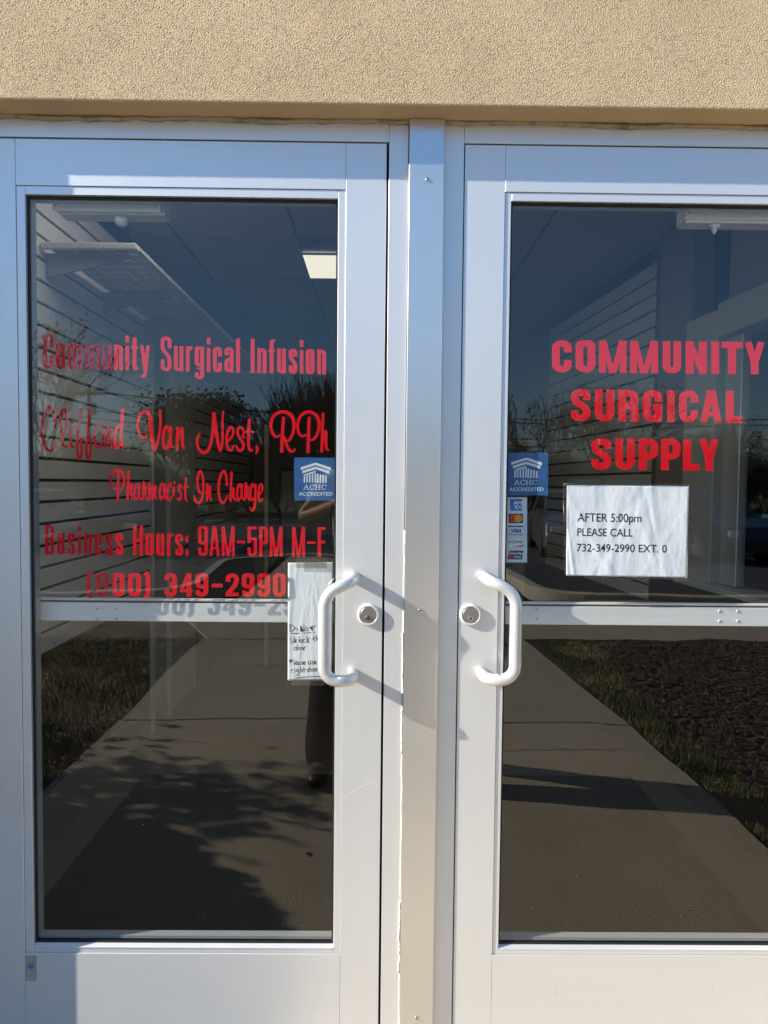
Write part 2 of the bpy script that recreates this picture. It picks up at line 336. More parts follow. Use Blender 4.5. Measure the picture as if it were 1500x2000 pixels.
def gothic(ch, W, H, s):                              # strokes for one condensed letter, box 0..W x 0..H (y up, stretched by KY)
    m = s / 2; T = H * KY - m; B = m; L = m; R = W - m; Hy = H * KY; r = (W - s) / 2 * 1.05; xh = 0.735 * Hy; XT = xh - m; c = W / 2
    def st(pts, rad=0.0, closed=False, w=None):
        w = (w or s) / 2; q = fillet([(x, y, 0) for x, y in pts], rad) if rad and not closed else [Vector((x, y, 0)) for x, y in pts]
        return ([(p.x, p.y, w) for p in q], True, closed)
    def ring(x0, x1, y0, y1):
        mx = (x0 + x1) / 2; q = fillet([(mx, y1, 0), (x1, y1, 0), (x1, y0, 0), (x0, y0, 0), (x0, y1, 0), (mx, y1, 0)], (x1 - x0) / 2 * 1.05)
        return ([(p.x, p.y, m) for p in q[:-1]], True, True)
    G = {
        'C': lambda: [st([(R, .62 * Hy), (R, T), (L, T), (L, B), (R, B), (R, .38 * Hy)], r)],
        'O': lambda: [ring(L, R, B, T)], '0': lambda: [ring(L, R, B, T)],
        'S': lambda: [st([(R, .66 * Hy), (R, T), (L, T), (L, .63 * Hy), (R, .40 * Hy), (R, B), (L, B), (L, .34 * Hy)], r)],
        'U': lambda: [st([(L, Hy), (L, B), (R, B), (R, Hy)], r)],
        'I': lambda: [st([(c, 0), (c, Hy)])], 'l': lambda: [st([(c, 0), (c, Hy)])],
        'T': lambda: [st([(c, 0), (c, Hy)]), st([(0, T), (W, T)])],
        'L': lambda: [st([(L, 0), (L, Hy)]), st([(0, B), (W, B)])],
        'H': lambda: [st([(L, 0), (L, Hy)]), st([(R, 0), (R, Hy)]), st([(L, Hy / 2), (R, Hy / 2)])],
        'F': lambda: [st([(L, 0), (L, Hy)]), st([(0, T), (W, T)]), st([(L, .50 * Hy), (W * .95, .50 * Hy)])],
        'N': lambda: [st([(L, 0), (L, Hy)]), st([(R, 0), (R, Hy)]), st([(L, Hy * .96), (R, Hy * .04)], w=s * .80)],
        'M': lambda: [st([(L * .86, 0), (L * .86, Hy)], w=s * .86), st([(W - L * .86, 0), (W - L * .86, Hy)], w=s * .86), st([(L * 1.1, Hy), (c - m * .2, 0)], w=s * .72), st([(W - L * 1.1, Hy), (c + m * .2, 0)], w=s * .72)],
        'A': lambda: [st([(m * .9, 0), (c - m * .25, Hy)], w=s * .86), st([(W - m * .9, 0), (c + m * .25, Hy)], w=s * .86), st([(W * .25, .26 * Hy), (W * .75, .26 * Hy)], w=s * .7)],
        'Y': lambda: [st([(c, 0), (c, .45 * Hy)]), st([(m * .9, Hy), (c - m * .1, .36 * Hy)], w=s * .86), st([(W - m * .9, Hy), (c + m * .1, .36 * Hy)], w=s * .86)],
        'P': lambda: [st([(L, 0), (L, Hy)]), st([(L, T), (R, T), (R, .44 * Hy), (L, .44 * Hy)], r * .9)],
        'R': lambda: [st([(L, 0), (L, Hy)]), st([(L, T), (R, T), (R, .50 * Hy), (L, .50 * Hy)], r * .9), st([(c, .50 * Hy), (R, .46 * Hy), (R, 0)], r * .6)],
        'B': lambda: [st([(L, 0), (L, Hy)]), st([(L, T), (R - m * .1, T), (R - m * .1, .53 * Hy), (L, .53 * Hy)], r * .8), st([(L, .53 * Hy), (R, .53 * Hy), (R, B), (L, B)], r * .8)],
        'G': lambda: [st([(R, .63 * Hy), (R, T), (L, T), (L, B), (R, B), (R, .47 * Hy)], r), st([(c, .47 * Hy), (W, .47 * Hy)]), st([(R, 0), (R, .3 * Hy)], w=s * .9)],
        '3': lambda: [st([(L, .70 * Hy), (L, T), (R, T), (R, .52 * Hy), (c * .8, .52 * Hy)], r), st([(c * .8, .52 * Hy), (R, .52 * Hy), (R, B), (L, B), (L, .32 * Hy)], r)],
        '4': lambda: [st([(W * .72, 0), (W * .72, Hy)]), st([(0, .26 * Hy), (W, .26 * Hy)], w=s * .8), st([(m * .5, .26 * Hy), (W * .68, Hy * .97)], w=s * .7)],
        '9': lambda: [ring(L, R, .42 * Hy, T), st([(R, .62 * Hy), (R, B), (L, B), (L, .28 * Hy)], r)],
        '8': lambda: [[([(p[0], p[1], p[2] * .84) for p in q[0]], q[1], q[2]) for q in [ring(L * .84, W - L * .84, B * .84, .52 * Hy), ring(L, R, .52 * Hy, Hy - m * .84)]][k] for k in (0, 1)],
        '2': lambda: [st([(L, .64 * Hy), (L, T), (R, T), (R, .56 * Hy), (L, B * 1.6), (L, B)], r), st([(0, B), (W, B)])],
        '5': lambda: [st([(L, .45 * Hy), (L, Hy)]), st([(0, T), (W * .95, T)]), st([(L, .56 * Hy), (R, .62 * Hy), (R, B), (L, B), (L, .30 * Hy)], r)],
        '-': lambda: [st([(0, .47 * Hy), (W, .47 * Hy)], w=s * 1.0)],
        ':': lambda: [st([(c, 0), (c, .21 * Hy)]), st([(c, .46 * Hy), (c, .67 * Hy)])],
        '(': lambda: [st([(W - m * .3, 1.03 * Hy), (L, .9 * Hy), (L, .1 * Hy), (W - m * .3, -.05 * Hy)], s * 1.6)],
        ')': lambda: [st([(m * .3, 1.03 * Hy), (R, .9 * Hy), (R, .1 * Hy), (m * .3, -.05 * Hy)], s * 1.6)],
        'o': lambda: [ring(L, R, B, XT)], 'c': lambda: [st([(R, .46 * Hy), (R, XT), (L, XT), (L, B), (R, B), (R, .28 * Hy)], r)],
        'e': lambda: [st([(L, .37 * Hy), (R, .37 * Hy), (R, XT), (L, XT), (L, B), (R, B), (R, .24 * Hy)], r)],
        's': lambda: [st([(R, .50 * Hy), (R, XT), (L, XT), (L, .47 * Hy), (R, .29 * Hy), (R, B), (L, B), (L, .24 * Hy)], r)],
        'n': lambda: [st([(L, 0), (L, xh)]), st([(L, XT * .96), (R, XT), (R, 0)], r)],
        'u': lambda: [st([(R, 0), (R, xh)]), st([(L, xh), (L, B), (R, B * 1.4)], r)],
        'm': lambda: [st([(L, 0), (L, xh)]), st([(L, XT * .96), (c, XT), (c, 0)], r * .5), st([(c, XT * .96), (R, XT), (R, 0)], r * .5)],
        'r': lambda: [st([(L, 0), (L, xh)]), st([(L, XT * .86), (R * .85, XT), (W, XT)], r * .6)],
        'i': lambda: [st([(c, 0), (c, .70 * Hy)]), st([(c, .80 * Hy), (c, Hy)])],
        't': lambda: [st([(c - m * .1, .95 * Hy), (c - m * .1, B), (W, B)], s * .6), st([(0, .66 * Hy), (W, .66 * Hy)], w=s * .8)],
        'f': lambda: [st([(c, 0), (c, T), (W, T)], s * .8), st([(0, .66 * Hy), (W, .66 * Hy)], w=s * .8)],
        'a': lambda: [st([(L, .50 * Hy), (L, XT), (R, XT), (R, 0)], r), st([(R, .42 * Hy), (L, .34 * Hy), (L, B), (R, B * 1.5)], r)],
        'y': lambda: [st([(m, xh), (c + m * .1, .02 * Hy)], w=s * .86), st([(W - m, xh), (c + m * .3, -.02 * Hy), (c - m * .2, -.17 * Hy), (m * .6, -.17 * Hy)], s * .8, w=s * .86)],
        'g': lambda: [ring(L, R, .20 * Hy, XT), st([(R, xh), (R, -.17 * Hy), (L, -.17 * Hy), (L, -.02 * Hy)], r), st([(L, .10 * Hy), (R, .08 * Hy)], w=s * .5)],
    }
    return G[ch]()
def vinyl_line(name, letters, base, capt, stem, plane, m, parent, label=None, h=0.06):
    # letters: (char, x0, x1) along the line; base/capt: (x, y) pairs that give the slope of baseline and cap line
    loops = []
    def lerp(a, x): return a[1] + (a[3] - a[1]) * (x - a[0]) / (a[2] - a[0])
    for ch, x0, x1 in letters:
        W = x1 - x0; yb = lerp(base, (x0 + x1) / 2); yt = lerp(capt, (x0 + x1) / 2); H = yb - yt
        sl = (base[3] - base[1]) / (base[2] - base[0])
        s = min(stem, W * .999)
        for lp in contours(gothic(ch, W, H, s), 0.7):
            loops.append([P(x0 + u, yb + sl * (u - W / 2) - v / KY, plane) for u, v in lp])
    o = fill(name, loops, plane, m, parent)
    if label: o['label'] = label
    return o
# ================================================================ BUILDING FRONT
ZE = 2.1735                                           # height of the stucco edge over the doors
XL, XR = -0.913, 1.105                                # stucco reveal left and right
YS = -0.063                                           # face of the stucco
def stucco_band():
    # real relief: grains of about 4 mm, profile runs along the soffit and then up the face
    dx = 0.0016; xs = np.arange(-1.30, 1.50, dx); r = 0.004
    prof = [(0.0 - k * dx, ZE, 0, -1) for k in range(int((0.063 - r) / dx))]
    for a in np.linspace(0, math.pi / 2, 4): prof.append((YS + r - r * math.sin(a), ZE + r - r * math.cos(a), -math.sin(a), -math.cos(a)))
    prof += [(YS, ZE + r + k * dx, -1, 0) for k in range(1, int(0.42 / dx))]
    prof = np.array(prof); nx, npf = len(xs), len(prof)
    g = np.random.RandomState(3)
    fx = np.fft.fftfreq(nx, dx)[None, :]; fy = np.fft.fftfreq(npf, dx)[:, None]; fr = np.hypot(fx, fy)
    def band(f0, bw): 
        q = np.real(np.fft.ifft2(np.fft.fft2(g.randn(npf, nx)) * np.exp(-((fr - f0) / bw) ** 2))); return q / q.std()
    n = band(255, 110); n = np.tanh(n * 1.1) * 0.00068 + band(300, 80) * 0.00020 + band(5, 4) * 0.00012
    n[:int(0.058 / dx)] *= 0.45
    X = np.repeat(xs[None, :], npf, 0) ; Y = prof[:, 0:1] + prof[:, 2:3] * n; Z = prof[:, 1:2] + prof[:, 3:4] * n
    co = np.stack([X, Y, Z], -1).reshape(-1, 3).astype(np.float32)
    i = np.arange(npf - 1)[:, None] * nx + np.arange(nx - 1)[None, :]
    q = np.stack([i, i + 1, i + nx + 1, i + nx], -1).reshape(-1, 4)
    me = bpy.data.meshes.new('stucco_band'); me.vertices.add(len(co)); me.vertices.foreach_set('co', co.ravel())
    me.loops.add(q.size); me.loops.foreach_set('vertex_index', q.ravel().astype(np.int32)); me.polygons.add(len(q))
    me.polygons.foreach_set('loop_start', np.arange(0, q.size, 4, dtype=np.int32)); me.update(calc_edges=True)
    me.polygons.foreach_set('use_smooth', np.ones(len(q), bool)); me.materials.append(M['stucco']); return me
wall = thing('stucco_wall', 'tan textured stucco wall above the two glass doors', 'wall', (0.1, YS, ZE))
ob = bpy.data.objects.new('lintel', stucco_band()); C.objects.link(ob); ob.parent = wall; ob.matrix_parent_inverse = parent_inv(wall)
bm = nb()
box(bm, -6, -1.30, YS, 0.2, 0, 4.2); box(bm, -1.30, XL, YS, 0.2, 0, ZE); box(bm, XR, 1.50, YS, 0.2, 0, ZE); box(bm, 1.50, 6, YS, 0.2, 0, 4.2)
box(bm, -1.30, 1.50, YS + 0.003, 0.2, ZE + 0.41, 4.2); box(bm, -1.30, 1.50, 0.015, 0.2, ZE + 0.03, ZE + 0.41); box(bm, -1.30, 1.50, -0.05, 0.015, ZE + 0.01, ZE + 0.03)
obj('wall_face', bm, 'stucco_plain', wall)
# sealant between stucco and frame: a wobbly bead
def bead(name, pts, r, m, parent, seed, jit, seg=6):
    g = random.Random(seed); q = []; n = len(pts)
    for p in pts: q.append((p[0] + g.uniform(-1, 1) * jit, p[1] + g.uniform(-1, 1) * jit * .6, p[2] + g.uniform(-1, 1) * jit))
    bm = nb(); tube(bm, q, r, seg)
    for v in bm.verts: v.co += Vector((g.uniform(-1, 1), g.uniform(-1, 1), g.uniform(-1, 1))) * r * .25
    return obj(name, bm, m, parent, True)
bead('sealant', [(XL + k * 0.022, -0.003, ZE - 0.004 + 0.0022 * math.sin(k * .37) + (0.003 if 43 < k < 49 else 0)) for k in range(92)], 0.0048, 'caulk', wall, 5, 0.0022)

# ================================================================ DOOR FRAME
DL0, DL1, DR0, DR1 = -0.869, 0.0108, 0.1795, 1.0585   # door edges
DT = 2.1258                                           # top of the doors
fr = thing('door_frame', 'silver aluminium door frame with a broad cover strip between the doors', 'door frame', (0.095, 0, 0))
obj('head', bx(XL, 0.0158, 0.0, 0.10, DT + 0.0035, ZE + 0.02, 0.0006), 'alu_h', fr)
obj('head', bx(0.1775, XR, 0.0, 0.10, DT + 0.0035, ZE + 0.02, 0.0006), 'alu_h', fr)
obj('jamb', bx(XL, DL0 - 0.005, 0.0, 0.10, 0.0, DT + 0.0030, 0.0006), 'alu_v', fr)
obj('jamb', bx(DR1 + 0.005, XR, 0.0, 0.10, 0.0, DT + 0.0030, 0.0006), 'alu_v', fr)
obj('mullion', bx(0.0163, 0.0575, 0.0, 0.10, 0.0, ZE + 0.02, 0.0006), 'alu_v', fr)
obj('mullion', bx(0.1335, 0.1770, 0.0, 0.10, 0.0, ZE + 0.02, 0.0006), 'alu_v', fr)
obj('cover_strip', bx(0.0590, 0.1330, -0.0135, 0.095, 0.0, ZE - 0.001, 0.0007), 'alu_cover', fr)
def screw(name, x, z, y, r, parent, m='chrome', slot=True):
    bm = nb(); lathe(bm, [(r, 0), (r, r * .25), (r * .75, r * .5), (r * .3, r * .62)], 14, (x, y, z))
    o = obj(name, bm, m, parent, True)
    if slot:
        b = nb(); box(b, x - r * .55, x + r * .55, y - r * .66, y - r * .5, z - r * .11, z + r * .11); box(b, x - r * .11, x + r * .11, y - r * .67, y - r * .5, z - r * .55, z + r * .55)
        for v in b.verts: v.co = Vector((x, v.co.y, z)) + Matrix.Rotation(.5, 3, 'Y') @ Vector((v.co.x - x, 0, v.co.z - z))
        obj('slot', b, 'black', o)
    return o
for px, py in ((835, 351), (821, 1192), (814, 1988)):
    x, z = P(px, py, -0.0135); screw('screw', x, z, -0.0133, 0.0046, fr)
g = random.Random(2)
bead('sealant', [(0.0584 - 0.0005 * g.random(), -0.0004 - 0.0006 * g.random(), 0.02 + k * 0.0115) for k in range(112)], 0.0015, 'caulk_white', fr, 8, 0.0005)
bead('sealant', [(0.0572 - 0.0008 * g.random(), -0.0012, 0.30 + k * 0.006) for k in range(28)], 0.0024, 'caulk_white', fr, 18, 0.0012)
bead('sealant', [(0.0575 - 0.0008 * g.random(), -0.0012, 0.80 + k * 0.006) for k in range(46)], 0.0019, 'caulk_white', fr, 28, 0.0009)
b = nb()
for xa, xb in ((DL0 - .012, DL0 + .006), (DL1 - .006, DL1 + .010), (DR0 - .010, DR0 + .006), (DR1 - .006, DR1 + .012)): box(b, xa, xb, 0.0455, 0.056, 0.014, DT + .006)
for xa, xb in ((DL0 + .006, DL1 - .006), (DR0 + .006, DR1 - .006)): box(b, xa, xb, 0.0455, 0.056, DT - .006, DT + .006)
obj('weatherstrip', b, 'black', fr)
obj('threshold', bx(XL, XR, -0.02, 0.12, 0.0, 0.012, 0.002), 'spacer', fr)

# ================================================================ DOORS
GZ0, GZ1 = 0.3585, 2.0100                             # daylight opening
RB, RT = 0.3395, 2.0283                               # rail joints
def door(flip, label):
    # x measured for the left door; mirrored about the frame for the right one
    e0, e1 = (DL0, DL1) if not flip else (DR1, DR0)
    sg = 1 if not flip else -1
    d = thing('entrance_door', label, 'door', ((DL0 + DL1) / 2 if not flip else (DR0 + DR1) / 2, 0, 0.0), 'glass entrance doors')
    def X(a, b): return (min(a, b), max(a, b))
    hs0, hs1 = X(e0, e0 + sg * 0.0866); ms0, ms1 = X(e1 - sg * 0.0866, e1)
    obj('stile', bx(hs0, hs1, 0, 0.044, 0.014, DT, 0.0006), 'alu_v', d); obj('stile', bx(ms0, ms1, 0, 0.044, 0.014, DT, 0.0006), 'alu_v', d)
    r0, r1 = (hs1, ms0) if not flip else (ms1, hs0); r0 += 0.0006; r1 -= 0.0006
    obj('top_rail', bx(r0, r1, 0, 0.044, RT, DT, 0.0006), 'alu_h', d); obj('bottom_rail', bx(r0, r1, 0, 0.044, 0.014, RB, 0.0006), 'alu_h', d)
    g0, g1 = r0 + (0.0185 if not flip else 0.0135), r1 - (0.0155 if not flip else 0.0175)
    for a in ((r0, g0, RB + .0006, RT - .0006), (g1, r1, RB + .0006, RT - .0006), (g0 + .0004, g1 - .0004, RB + .0006, GZ0 - .006), (g0 + .0004, g1 - .0004, GZ1, RT - .0006)):
        obj('glass_stop', bx(a[0], a[1], 0.0022, 0.0105, a[2], a[3], 0.0006), 'alu_v' if a[1] - a[0] < .1 else 'alu_h', d)
    bm = nb()                                          # bright sloped sill of the bottom stop
    vs = [bm.verts.new(p) for p in ((g0 + .0005, 0.0012, GZ0 - .0062), (g1 - .0005, 0.0012, GZ0 - .0062), (g1 - .0005, 0.0105, GZ0 - .0015), (g0 + .0005, 0.0105, GZ0 - .0015),
                                    (g0 + .0005, 0.0012, GZ0 - .0080), (g1 - .0005, 0.0012, GZ0 - .0080), (g1 - .0005, 0.0105, GZ0 - .0080), (g0 + .0005, 0.0105, GZ0 - .0080))]
    for f in ((0, 1, 2, 3), (7, 6, 5, 4), (0, 4, 5, 1), (1, 5, 6, 2), (2, 6, 7, 3), (3, 7, 4, 0)): bm.faces.new([vs[k] for k in f])
    obj('sill', bm, 'alu_h', d)
    bm = nb(); gi = 0.0045                             # rubber gasket
    for a in ((g0 - .001, g0 + gi, GZ0 - .003, GZ1 + .002), (g1 - gi, g1 + .001, GZ0 - .003, GZ1 + .002), (g0 + gi, g1 - gi, GZ0 - .003, GZ0 + gi * .7), (g0 + gi, g1 - gi, GZ1 - gi * 1.3, GZ1 + .002)):
        box(bm, a[0], a[1], 0.0108, 0.0138, a[2], a[3])
    obj('gasket', bm, 'gasket', d)
    gp = obj('glass_pane', bx(g0 - .004, g1 + .004, 0.0140, 0.0200, GZ0 - .004, GZ1 + .004), ['glass', 'glass_back'], d)
    for f in gp.data.polygons: f.material_index = 0 if f.normal.y < -.5 else 1
    bm = nb(); s0, s1 = 0.0235, 0.0425                 # inner stop seen through the glass
    for a in ((g0 - .001, g0 + .0035, GZ0, GZ1), (g1 - .002, g1 + .001, GZ0, GZ1), (g0 + .0035, g1 - .002, GZ0, GZ0 + .0065), (g0 + .0035, g1 - .002, GZ1 - .003, GZ1)): box(bm, a[0], a[1], s0, s1, a[2], a[3])
    obj('inner_stop', bm, 'spacer', d)
    # pull handle: leaves the stile square, turns over the glass, runs down
    hx = -0.0500 if not flip else 0.2322; zt, zb = (1.1925, 0.9765) if not flip else (1.1975, 0.9815); o_ = -sg * 0.0615
    path = fillet([(hx, 0.004, zt), (hx + o_ * .06, -0.058, zt - .003), (hx + o_, -0.062, zt - .026), (hx + o_, -0.062, zb + .004), (hx + o_ * .06, -0.058, zb), (hx, 0.004, zb)], 0.036, 9)
    h = obj('pull_handle', tube(nb(), path, 0.0128, 28), 'handle', d, True)
    # lock cylinder
    lx, lz = P(719.5, 1200) if not flip else P(918.5, 1200)
    lk = obj('lock_cylinder', lathe(nb(), [(0.0245, 0), (0.0245, 0.0045), (0.0232, 0.0075), (0.0200, 0.0095), (0.0188, 0.0088), (0.0182, 0.0070), (0.0005, 0.0068)], 48, (lx, 0.0, lz)), 'lock_rim', d, True)
    obj('plug', lathe(nb(), [(0.0176, 0), (0.0176, 0.0022), (0.0170, 0.0027), (0.0075, 0.0027)], 40, (lx, -0.0066, lz)), 'lock_plug', lk)
    obj('core', lathe(nb(), [(0.0068, 0), (0.0068, 0.0016), (0.0062, 0.0020)], 28, (lx, -0.0090, lz - .0062)), 'lock_core', lk)
    b = bx(lx - .0009, lx + .0009, -0.0115, -0.0108, lz - .0110, lz - .0030); box(b, lx - .0020, lx + .0020, -0.01155, -0.0108, lz - .0100, lz - .0075)
    obj('keyway', b, 'black', lk)
    # push bar behind the glass
    pb = obj('push_bar', bx(g0 - .003, g1 + .003, 0.0440, 0.0640, 1.0815, 1.1235, 0.001), 'alu_bar', d)
    b = nb(); box(b, g0 - .003, g1 + .003, 0.046, 0.060, 1.1275, 1.1325, .0015); box(b, g0 - .003, g1 + .003, 0.050, 0.056, 1.1235, 1.1275)
    obj('bar_lip', b, 'alu_bar', pb)
    obj('bar_gap', bx(g0 - .003, g1 + .003, 0.0495, 0.0498, 1.1236, 1.1274), 'black', pb)
    for px, py in (((191, 1188), (191, 1208), (228.5, 1188), (228.5, 1208)) if not flip else ((1048, 1190), (1048, 1209), (1405, 1193.5), (1405, 1213), (1440.5, 1193.5), (1440.5, 1213))):
        x, z = P(px, py, 0.044); screw('screw', x, z, 0.0442, 0.0037, pb, 'alu_bar')
    return d
def marks(d, flip, seed):
    g = random.Random(seed); bm = nb(); x0, x1 = (-.755, -.10) if not flip else (.285, .94)
    for _ in range(150):
        x = g.uniform(x0, x1); z = .36 + 1.64 * g.random() ** (1.4 if g.random() < .6 else .8); r_ = g.choice((.0002, .0003, .0003, .0005)); a = g.uniform(0, 3)
        bm.faces.new([bm.verts.new((x + r_ * math.cos(a + k) * g.uniform(.6, 1.4), 0.0136, z + r_ * math.sin(a + k) * g.uniform(.6, 1.4))) for k in (0, 1.3, 2.6, 3.9, 5.2)])
    tag(obj('dust', bm, 'st_white', d), None, kind='stuff')
    if not flip:
        a = [P(663 + 79 * t, 1566 - 42 * t - 7 * math.sin(3.1 * t), 0) for t in [k / 10 for k in range(11)]]
        obj('scratch', tube(nb(), [(x, -.0001, z) for x, z in a if x < DL1 - .002], .00022, 4), 'st_white', d)
    else:
        obj('scratch', tube(nb(), [(P(933, 458)[0], -.0001, P(933, 458)[1]), (P(976, 460)[0], -.0001, P(976, 460)[1])], .00025, 4), 'st_white', d)
        for px, py, dx, dy in ((1085, 1932, 1, 12), (1391, 1925, 0, 9), (1434, 1930, 1, 6), (921, 1402, 2, 6), (925, 1518, 12, -3), (926, 1731, 10, 1)): a = P(px, py); b = P(px + dx, py + dy); obj('scuff', tube(nb(), [(a[0], -.0001, a[1]), (b[0], -.0001, b[1])], .0003, 4), 'st_white' if px < 1000 else 'spacer', d)
dl = door(False, 'left glass door covered with red opening-hours and pharmacist lettering')
dr = door(True, 'right glass door with three lines of big red capitals')

marks(dl, False, 5); marks(dr, True, 6)
# closer parts on the inside, seen through the glass head
def closer(x0, x1, z0, z1, nut, d):
    c = obj('closer_plate', bx(x0, x1, 0.045, 0.049, z0, z1 + .03, .0008), 'alu_bar', d)
    obj('closer_body', bx(x0 + .004, x1 + .006, 0.056, 0.105, z0 - .002, z1 + .03, .004), 'alu_v', c)
    bm = nb(); lathe(bm, [(0.013, 0), (0.0135, -0.008), (0.006, -0.0085), (0.006, -0.017), (0.003, -0.0175), (0.003, -0.021)] if nut else [(0.0145, 0.0), (0.0145, -0.010), (0.012, -0.017), (0.006, -0.021)], 24, (x0 + (0.141 if not nut else 0.077), 0.072, z0 - .001), 'z')
    obj('pinion_cap', bm, 'alu_bar', c, True)
    for sx in (x0 + .008, x1 - .008): screw('screw', sx, (z0 + z1) / 2 + .002, 0.0452, 0.0028, c)
closer(-0.7250, -0.4876, 1.9925, 2.0110, False, dl)
closer(0.6770, 0.9200, 1.9925, 2.0110, True, dr)

# ---- vinyl lettering on the inner face of the glass
YL = 0.0208
def Z5(ox, oy, k, lst): return [(c, ox + a / k, ox + b / k) for c, a, b in lst]
a = Z5(50, 0, 5, [('C', 167, 272), ('o', 295, 388), ('m', 410, 555), ('m', 577, 725), ('u', 742, 838), ('n', 860, 950), ('i', 970, 1012), ('t', 1032, 1100), ('y', 1115, 1215), ('S', 1318, 1425), ('u', 1447, 1541)])
a += Z5(350, 0, 4.6875, [('r', 58, 122), ('g', 142, 228), ('i', 247, 287), ('c', 308, 392), ('a', 413, 498), ('l', 520, 557), ('I', 652, 692), ('n', 712, 800), ('f', 817, 875), ('u', 895, 977), ('s', 1002, 1080), ('i', 1100, 1137), ('o', 1158, 1238), ('n', 1260, 1345)])
vinyl_line('lettering', a, (130, 720.6, 635, 731.2), (95, 651.6, 493, 661.6), 7.8, YL, 'red', dl, 'top line reading Community Surgical Infusion')
a = Z5(60, 0, 5, [('B', 140, 228), ('u', 257, 332), ('s', 360, 435), ('i', 460, 492), ('n', 520, 597), ('e', 622, 698), ('s', 727, 805), ('s', 828, 905), ('H', 1000, 1097), ('o', 1120, 1203), ('u', 1225, 1305), ('r', 1328, 1390), ('s', 1410, 1488)])
a += Z5(350, 0, 4.6875, [(':', 57, 85), ('9', 172, 262), ('A', 275, 372), ('M', 388, 508), ('-', 530, 605), ('5', 625, 713), ('P', 732, 812), ('M', 828, 947), ('M', 1033, 1152), ('-', 1172, 1247), ('F', 1267, 1340)])
vinyl_line('lettering', a, (97, 1083.6, 628, 1087.6), (97, 1025, 628, 1029.4), 6.7, YL, 'red', dl, 'line of opening hours reading Business Hours: 9AM-5PM M-F')
a = Z5(60, 0, 5, [('(', 540, 602), ('8', 637, 762), ('0', 793, 918), ('0', 950, 1078), (')', 1110, 1170), ('3', 1305, 1428)])
a += Z5(350, 0, 4.6875, [('4', 6, 122), ('9', 148, 267), ('-', 297, 398), ('2', 425, 547), ('9', 572, 690), ('9', 715, 833), ('0', 858, 975)])
vinyl_line('lettering', a, (190, 1165, 550, 1165.4), (190, 1119, 550, 1120), 9.6, YL, 'red', dl, 'phone number line reading (800) 349-2990')
def RZ(lst): return [(c, 1060 + a / 3.409, 1060 + b / 3.409) for c, a, b in lst]
vinyl_line('lettering', RZ([('C', 62, 193), ('O', 218, 350), ('M', 375, 558), ('M', 583, 768), ('U', 798, 922), ('N', 952, 1092), ('I', 1122, 1175), ('T', 1192, 1330), ('Y', 1345, 1478)]), (1170, 728, 1480, 731), (1190, 665.2, 1470, 667.9), 15.2, YL, 'red', dr, 'top line reading COMMUNITY')
vinyl_line('lettering', RZ([('S', 187, 320), ('U', 347, 477), ('R', 503, 638), ('G', 665, 797), ('I', 827, 878), ('C', 907, 1035), ('A', 1050, 1193), ('L', 1220, 1330)]), (1220, 823.5, 1440, 825.7), (1170, 760.8, 1430, 763.2), 15.2, YL, 'red', dr, 'middle line reading SURGICAL')
vinyl_line('lettering', RZ([('S', 323, 457), ('U', 483, 613), ('P', 640, 770), ('P', 788, 918), ('L', 935, 1043), ('Y', 1043, 1172)]), (1250, 917.8, 1400, 919.2), (1210, 856.3, 1400, 857.6), 15.2, YL, 'red', dr, 'bottom line reading SUPPLY')
def tr(ox, oy, k, *strokes):                          # flat lists x,y,r,... measured in an enlargement
    out = []
    for s in strokes:
        out.append(([(ox + s[i] / k, oy + s[i + 1] / k, s[i + 2] / k) for i in range(0, len(s), 3)], False, False))
    return out
def smooth(grp, n=4):                                 # Catmull-Rom through the traced points
    res = []
    for pts, b, c in grp:
        if len(pts) < 3: res.append((pts, b, c)); continue
        q = [pts[0]] + pts + [pts[-1]]; o = []
        for i in range(1, len(q) - 2):
            p0, p1, p2, p3 = q[i - 1:i + 3]
            for k in range(n):
                t = k / n; o.append(tuple(0.5 * ((2 * p1[j]) + (-p0[j] + p2[j]) * t + (2 * p0[j] - 5 * p1[j] + 4 * p2[j] - p3[j]) * t * t + (-p0[j] + 3 * p1[j] - 3 * p2[j] + p3[j]) * t ** 3) for j in range(3)))
        o.append(pts[-1]); res.append((o, b, c))
    return res
A = (60, 780, 5.0); B = (350, 780, 4.6875)
def ff(dx): return tr(*A, (487+dx,94,15, 480+dx,200,14, 464+dx,320,13, 456+dx,450,13, 460+dx,550,14, 475+dx,584,14, 492+dx,550,13, 498+dx,470,12, 492+dx,400,11, 476+dx,355,10), (446+dx,266,11, 456+dx,330,10, 480+dx,372,12, 506+dx,396,9))
